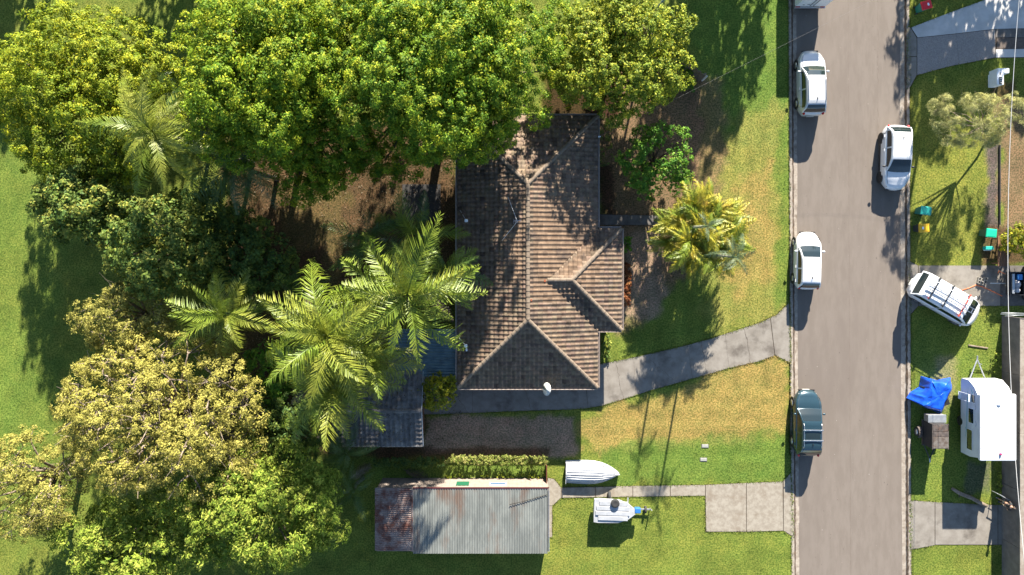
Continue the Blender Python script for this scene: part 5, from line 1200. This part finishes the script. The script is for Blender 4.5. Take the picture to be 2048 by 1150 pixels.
for a, b_ in ((-.22, .0), (.0, -.02), (.22, .1)):
    for c_ in (-.11, .11):
        q = MB()
        for (x, y, dx, dy) in ((0, .09, .2, .03), (0, -.09, .2, .03), (.085, 0, .03, .15), (-.085, 0, .03, .15)): q.box((a + x, b_ + c_ + y, .1), (dx, dy, .2))
        q.build('block', mat('pale_block', A(214, 208, 196), A(190, 184, 172), scale=8, rough=.9), bk)
def strip(name, lb, cat, pts, r, m, n=6):
    b = P(*pts[0][:2]); mb = MB().tube([P(*q) - b for q in pts], r, n); o = mb.build(name, m, None, True); o.location = b; return tag(o, lb, cat)
strip('orange_hose', 'orange hose trailing from the van towards the junk trailer', 'hose', [(1920, 582, .04), (1938, 576, .04), (1952, 570, .04), (1966, 574, .04), (1984, 582, .04), (2000, 590, .05), (2004, 592, .4)], .03, gloss('orange_plastic', (.55, .13, .03), .5))
strip('orange_hose', 'short orange hose looped over the junk trailer corner', 'hose', [(1996, 546, .6), (1999, 541, .75), (2004, 545, .8), (2010, 548, .8)], .03, gloss('orange_plastic', (.55, .13, .03), .5))
def post_(name, lb, cat, a, b_, w, h_, m):
    a, b_ = P(*a), P(*b_); c = (a + b_) / 2; d_ = b_ - a; o = MB().bbox((0, 0, h_ / 2), (d_.length, w, h_), .01).build(name, m, None); o.location = Vector((c.x, c.y, min(a.z, b_.z))); o.rotation_euler = (0, 0, math.atan2(d_.y, d_.x)); return tag(o, lb, cat)
post_('timber_batten', 'pale timber batten lying on the grass below the van', 'timber', (1936, 690), (1975, 696), .09, .07, m_twig)
lg = thing('timber_log', 'peeled pale log lying on the grass behind the caravan', 'log', P(1935, 993))
lgp = [P(1904, 977, .12) - P(1935, 993), P(1920, 987, .14) - P(1935, 993), P(1945, 997, .14) - P(1935, 993), P(1972, 1012, .14) - P(1935, 993)]
MB().tube(lgp, [.1, .13, .13, .14], 10).build('trunk', m_twig, lg, True); MB().tube([lgp[1], lgp[1] + Vector((-.1, -.25, .05))], [.05, .03], 6).build('knot', m_bark, lg, True)
for j, (a, b_) in enumerate((((2003, 625, 1.9), (2060, 627, 1.95)), ((2001, 628, 1.95), (2060, 628.5, 2.0)), ((2010, 632, 1.86), (2060, 630, 1.92)))):
    strip('white_pipe', ('upper', 'middle', 'lower')[j] + ' of three white pipes lying across the end of the boundary wall', 'pipe', [a, b_], .016, m_galv)
gb = thing('garden_edging', 'dark timber garden edging beside the purple soil strip', 'edging', P(1998, 370))
for k in range(4): MB().box((0, (1.5 - k) * 1.4, .06), (.07, 1.38, .14)).build('sleeper', m_darkply, gb)

# pale handrail and the person beside it
hr = thing('handrail', 'pale metal handrail on short posts at the lower right corner', 'railing', P(2003, 1000))
q0 = P(2003, 1000); a, b_ = P(1999, 989, .9) - q0, P(2046, 1016, .9) - q0
MB().tube([a, b_], .03, 6).build('rail', m_galv, hr); MB().tube([a - Vector((0, 0, .3)), b_ - Vector((0, 0, .3))], .022, 6).build('rail', m_galv, hr)
for f in (.05, .5, .95): p = a.lerp(b_, f); MB().tube([(p.x, p.y, 0), p], .025, 6).build('post', m_galv, hr)
def skin_body(name, V, E, m, parent, sub=2):
    me = bpy.data.meshes.new(name); me.from_pydata([v[0] for v in V], E, []); o = link(name, me, m, parent)
    sk = o.modifiers.new('skin', 'SKIN'); sk.use_smooth_shade = True
    for i, v in enumerate(V):
        r = v[1]; me.skin_vertices[0].data[i].radius = (r, r) if not hasattr(r, '__len__') else r
    me.skin_vertices[0].data[0].use_root = True
    o.modifiers.new('sub', 'SUBSURF').levels = sub; o.modifiers['sub'].render_levels = sub; return o
m_skin = mat('skin', (.42, .24, .16), (.38, .21, .14), scale=5, rough=.55); m_shirt = mat('black_shirt', (.02, .02, .022), (.03, .03, .03), scale=8, rough=.9)
m_shorts = mat('khaki_shorts', (.34, .28, .2), (.28, .23, .16), scale=8, rough=.9); m_hair = mat('dark_hair', (.02, .014, .01), (.035, .022, .015), scale=30, rough=.7)
pr = thing('person', 'person in black top and khaki shorts standing at the pale handrail', 'person', P(1993, 999), R(-100))
# local axes: +y is the way the person faces, z up
V = [((0, 0, .95), .13), ((0, 0, 1.12), (.15, .11)), ((0, .01, 1.3), (.17, .12)), ((0, .0, 1.44), (.13, .09)), ((0, .01, 1.52), .055), ((0, .03, 1.6), .07), ((0, .035, 1.68), .095), ((0, .02, 1.75), .075),
     ((-.1, 0, .88), .095), ((-.11, .05, .5), .06), ((-.12, .0, .1), .042), ((.1, 0, .88), .095), ((.12, .22, .5), .06), ((.12, .2, .1), .042),
     ((-.2, 0, 1.41), .055), ((-.27, .08, 1.14), .043), ((-.23, .3, 1.0), .033), ((.2, 0, 1.41), .055), ((.3, .02, 1.14), .043), ((.28, .12, .92), .033)]
E = [(0, 1), (1, 2), (2, 3), (3, 4), (4, 5), (5, 6), (6, 7), (0, 8), (8, 9), (9, 10), (0, 11), (11, 12), (12, 13), (3, 14), (14, 15), (15, 16), (3, 17), (17, 18), (18, 19)]
body = skin_body('body', V, E, m_skin, pr)
skin_body('shirt', [((0, 0, .96), .14), ((0, 0, 1.12), (.165, .125)), ((0, .01, 1.3), (.185, .135)), ((0, 0, 1.43), (.14, .1)), ((-.2, 0, 1.41), .07), ((-.25, .05, 1.22), .06), ((.2, 0, 1.41), .07), ((.26, .01, 1.22), .06)], [(0, 1), (1, 2), (2, 3), (3, 4), (4, 5), (3, 6), (6, 7)], m_shirt, pr)
skin_body('shorts', [((0, 0, .97), .145), ((-.1, 0, .86), .11), ((-.11, .03, .58), .095), ((.1, 0, .86), .11), ((.12, .16, .58), .095)], [(0, 1), (1, 2), (0, 3), (3, 4)], m_shorts, pr)
MB().ball((0, .015, 1.735), (.095, .11, .1), 14, 9).build('hair', m_hair, pr, True)
for (x, y) in ((-.12, .05), (.12, .25)): MB().bbox((x, y, .05), (.1, .28, .1), .035).build('shoe', mat('dark_shoe', (.03, .03, .04), (.5, .5, .5), scale=18, rough=.7, lo=.55, hi=.6), pr)
for (hx, hy, hz) in ((-.225, .34, .99), (.28, .16, .86)):
    hd = skin_body('hand', [((hx, hy, hz), .03)] + [((hx + .014 * (k - 1.5), hy + .05, hz - .01), .011) for k in range(4)] + [((hx + .016 * (k - 1.5), hy + (.09, .1, .095, .08)[k], hz - .035), .008) for k in range(4)] + [((hx + .035, hy + .02, hz - .005), .012), ((hx + .045, hy + .05, hz - .025), .009)],
                   [(0, 1), (0, 2), (0, 3), (0, 4), (1, 5), (2, 6), (3, 7), (4, 8), (0, 9), (9, 10)], m_skin, pr, 1)
for sx in (-1, 1):
    MB().ball((sx * .036, .125, 1.685), (.014, .01, .009), 8, 5).build('eye', m_black, pr, True); MB().ball((sx * .1, .03, 1.67), (.012, .025, .035), 8, 5).build('ear', m_skin, pr, True)
MB().ball((0, .14, 1.655), (.016, .022, .026), 8, 5).build('nose', m_skin, pr, True); MB().ball((0, .122, 1.615), (.028, .01, .008), 8, 5).build('mouth', gloss('lips', (.35, .12, .1), .5), pr, True)

# ------------------------------------------------------------------ on the roof, wires and poles
def roof_z(x, y): return ZE + min(x - X0, X1 - x, y - Y0, Y1 - y) * TP
a0 = Vector((.02, 1.95, 0)); a0.z = roof_z(a0.x, a0.y); zt_ = a0.z + 1.5
an = thing('tv_antenna', 'thin television antenna mast with guy wires on the roof ridge', 'antenna', a0)
MB().tube([(0, 0, 0), (0, 0, 1.6)], .02, 6).build('mast', m_galv, an)
MB().tube([(-.25, 0, 1.55), (.25, .05, 1.55)], .012, 5).build('boom', m_alu, an)
for k in range(5): MB().tube([(-.22 + k * .11, -.16 + .02 * k, 1.56), (-.22 + k * .11, .16 - .02 * k, 1.56)], .007, 4).build('element', m_alu, an)
for (px, py) in ((1016, 394), (1004, 481)):
    q = P(px, py, 3.7); q.z = roof_z(q.x, q.y) + .06; MB().tube([(0, 0, 1.2), q - a0], .012, 4).build('guy_wire', m_white, an)
dish = thing('satellite_dish', 'pale oval satellite dish on the south gutter', 'satellite dish', P(1095, 772, 2.7))
dm = MB(); ax_ = Vector((-.78, .12, .6)).normalized(); u_ = ax_.orthogonal().normalized()
u_ = Vector((1, 0, 0)) - ax_ * ax_.x; u_.normalize(); w_ = ax_.cross(u_)
dm.loft([[Vector((0, -.1, .55)) + (u_ * math.cos(2 * PI * k / 24) * .42 + w_ * math.sin(2 * PI * k / 24) * .42) * r + ax_ * (.1 * r * r) for k in range(24)] for r in (.02, .35, .7, 1.0)])
dm.build('dish', mat('dish_grey', (.6, .62, .6), (.55, .57, .55), scale=5, rough=.6), dish, True)
MB().tube([(0, 0, -.3), (0, -.05, .3), (0, -.1, .52)], .025, 6).build('bracket', m_galv, dish); MB().tube([(0, -.1, .52) - w_ * .4, Vector((0, -.1, .55)) + ax_ * .45], .012, 5).build('feed_arm', m_galv, dish) if False else MB().tube([Vector((0, -.1, .53)) - w_ * .42, Vector((0, -.1, .55)) + ax_ * .42], .012, 5).build('feed_arm', m_galv, dish)
for (px, py, lb) in ((932, 441, 'small pale bracket and pipe on the west slope of the house roof, northern one'), (931, 692, 'white pipe bracket on the west roof edge above the patio, southern one')):
    q = P(px, py, 3.1); q.z = roof_z(q.x, q.y); t = thing('roof_bracket', lb, 'bracket', q)
    MB().bbox((0, 0, .12), (.22, .2, .24), .03).build('head', m_white, t); MB().tube([(0, 0, .1), (-.42, .7 if py < 500 else .45, -.1)], .014, 5).build('stay', m_alu, t)
    if py > 500: MB().tube([(.02, 0, .2), (.06, -.35, .12)], .06, 8).build('pipe', m_white, t)
for (px, py, lb) in ((1090, 562, 'small terracotta patch tile on the east slope left of the wing ridge'), (1063, 600, 'small terracotta patch tile close to the main ridge')):
    q = P(px, py, 4.1); q.z = roof_z(q.x, q.y) + .06
    o = MB().box((0, 0, 0), (.12, .14, .02), rot=Matrix.Rotation(PT, 3, 'Y')).build('patch_tile', gloss('terracotta', A(190, 100, 60), .9), None); o.location = q; tag(o, lb, 'tile')
sb = thing('service_bracket', 'small service line bracket on the east gutter under the round tree', 'bracket', Vector((5.38, 7.6, 2.62)))
MB().tube([(0, 0, -.1), (0, 0, .55)], .025, 6).build('post', m_galv, sb); MB().bbox((.02, 0, .5), (.16, .08, .08), .01).build('insulator', m_white, sb)
def wire(lb, pts, r, m):
    b = Vector(pts[0]); o = MB().tube([Vector(p) - b for p in pts], r, 5).build('power_line', m, None, True); o.location = b; tag(o, lb, 'wire')
m_wire = gloss('wire_grey', (.5, .5, .5), .6); m_wire_d = gloss('wire_dark', (.18, .17, .16), .7)
p0 = Vector((5.4, 7.6, 3.1)); p1 = Vector((30.3, 19.6, 7.9))
wire('thin service wire crossing the street from pole to house', [p0.lerp(p1, i / 16) - Vector((0, 0, 2.2 * (i / 16) * (1 - i / 16))) for i in range(17)], .0045, m_wire_d)
wire('pale overhead power line running down the right edge', [(30.15, 26 - 52 * i / 26, 6.0 + 1.25 * ((26 - 52 * i / 26) / 17.3) ** 2) for i in range(27)], .017, gloss('wire_pale', (.62, .6, .58), .5))
pole = thing('power_pole', 'timber power pole north of the pale driveway', 'pole', (30.3, 19.6, 0))
MB().tube([(0, 0, -.1), (0, 0, 8.3)], [.15, .11], 10).build('shaft', m_pale, pole, True); MB().box((0, 0, 7.7), (2.2, .1, .1)).build('cross_arm', m_pale, pole)
for x in (-1, -.4, .4, 1): MB().lathe([(.04, 7.75), (.05, 7.85), (.03, 7.92)], (x, 0, 0), 8).build('insulator', m_white, pole)
lp = thing('lamp_post', 'grey-green lamp post leaning out above the round tree at the top edge', 'lamp post', P(1305, 45, 2.0) - Vector((0, 0, 2.0)))
b0 = P(1305, 45, 2.0) - Vector((0, 0, 2.0))
pp = [Vector((0, 0, 0)), P(1308, 32, 5.2) - b0, P(1316, 14, 6.0) - b0, P(1332, -6, 6.6) - b0, P(1350, -18, 6.8) - b0]
MB().tube(pp, [.09, .085, .08, .08, .07], 10).build('shaft', mat('lamp_grey', A(170, 190, 176), A(150, 170, 158), scale=2, rough=.6), lp, True)
MB().bbox(pp[-1] + Vector((.3, .1, 0)), (.6, .24, .14), .05).build('lamp_head', m_galv, lp)
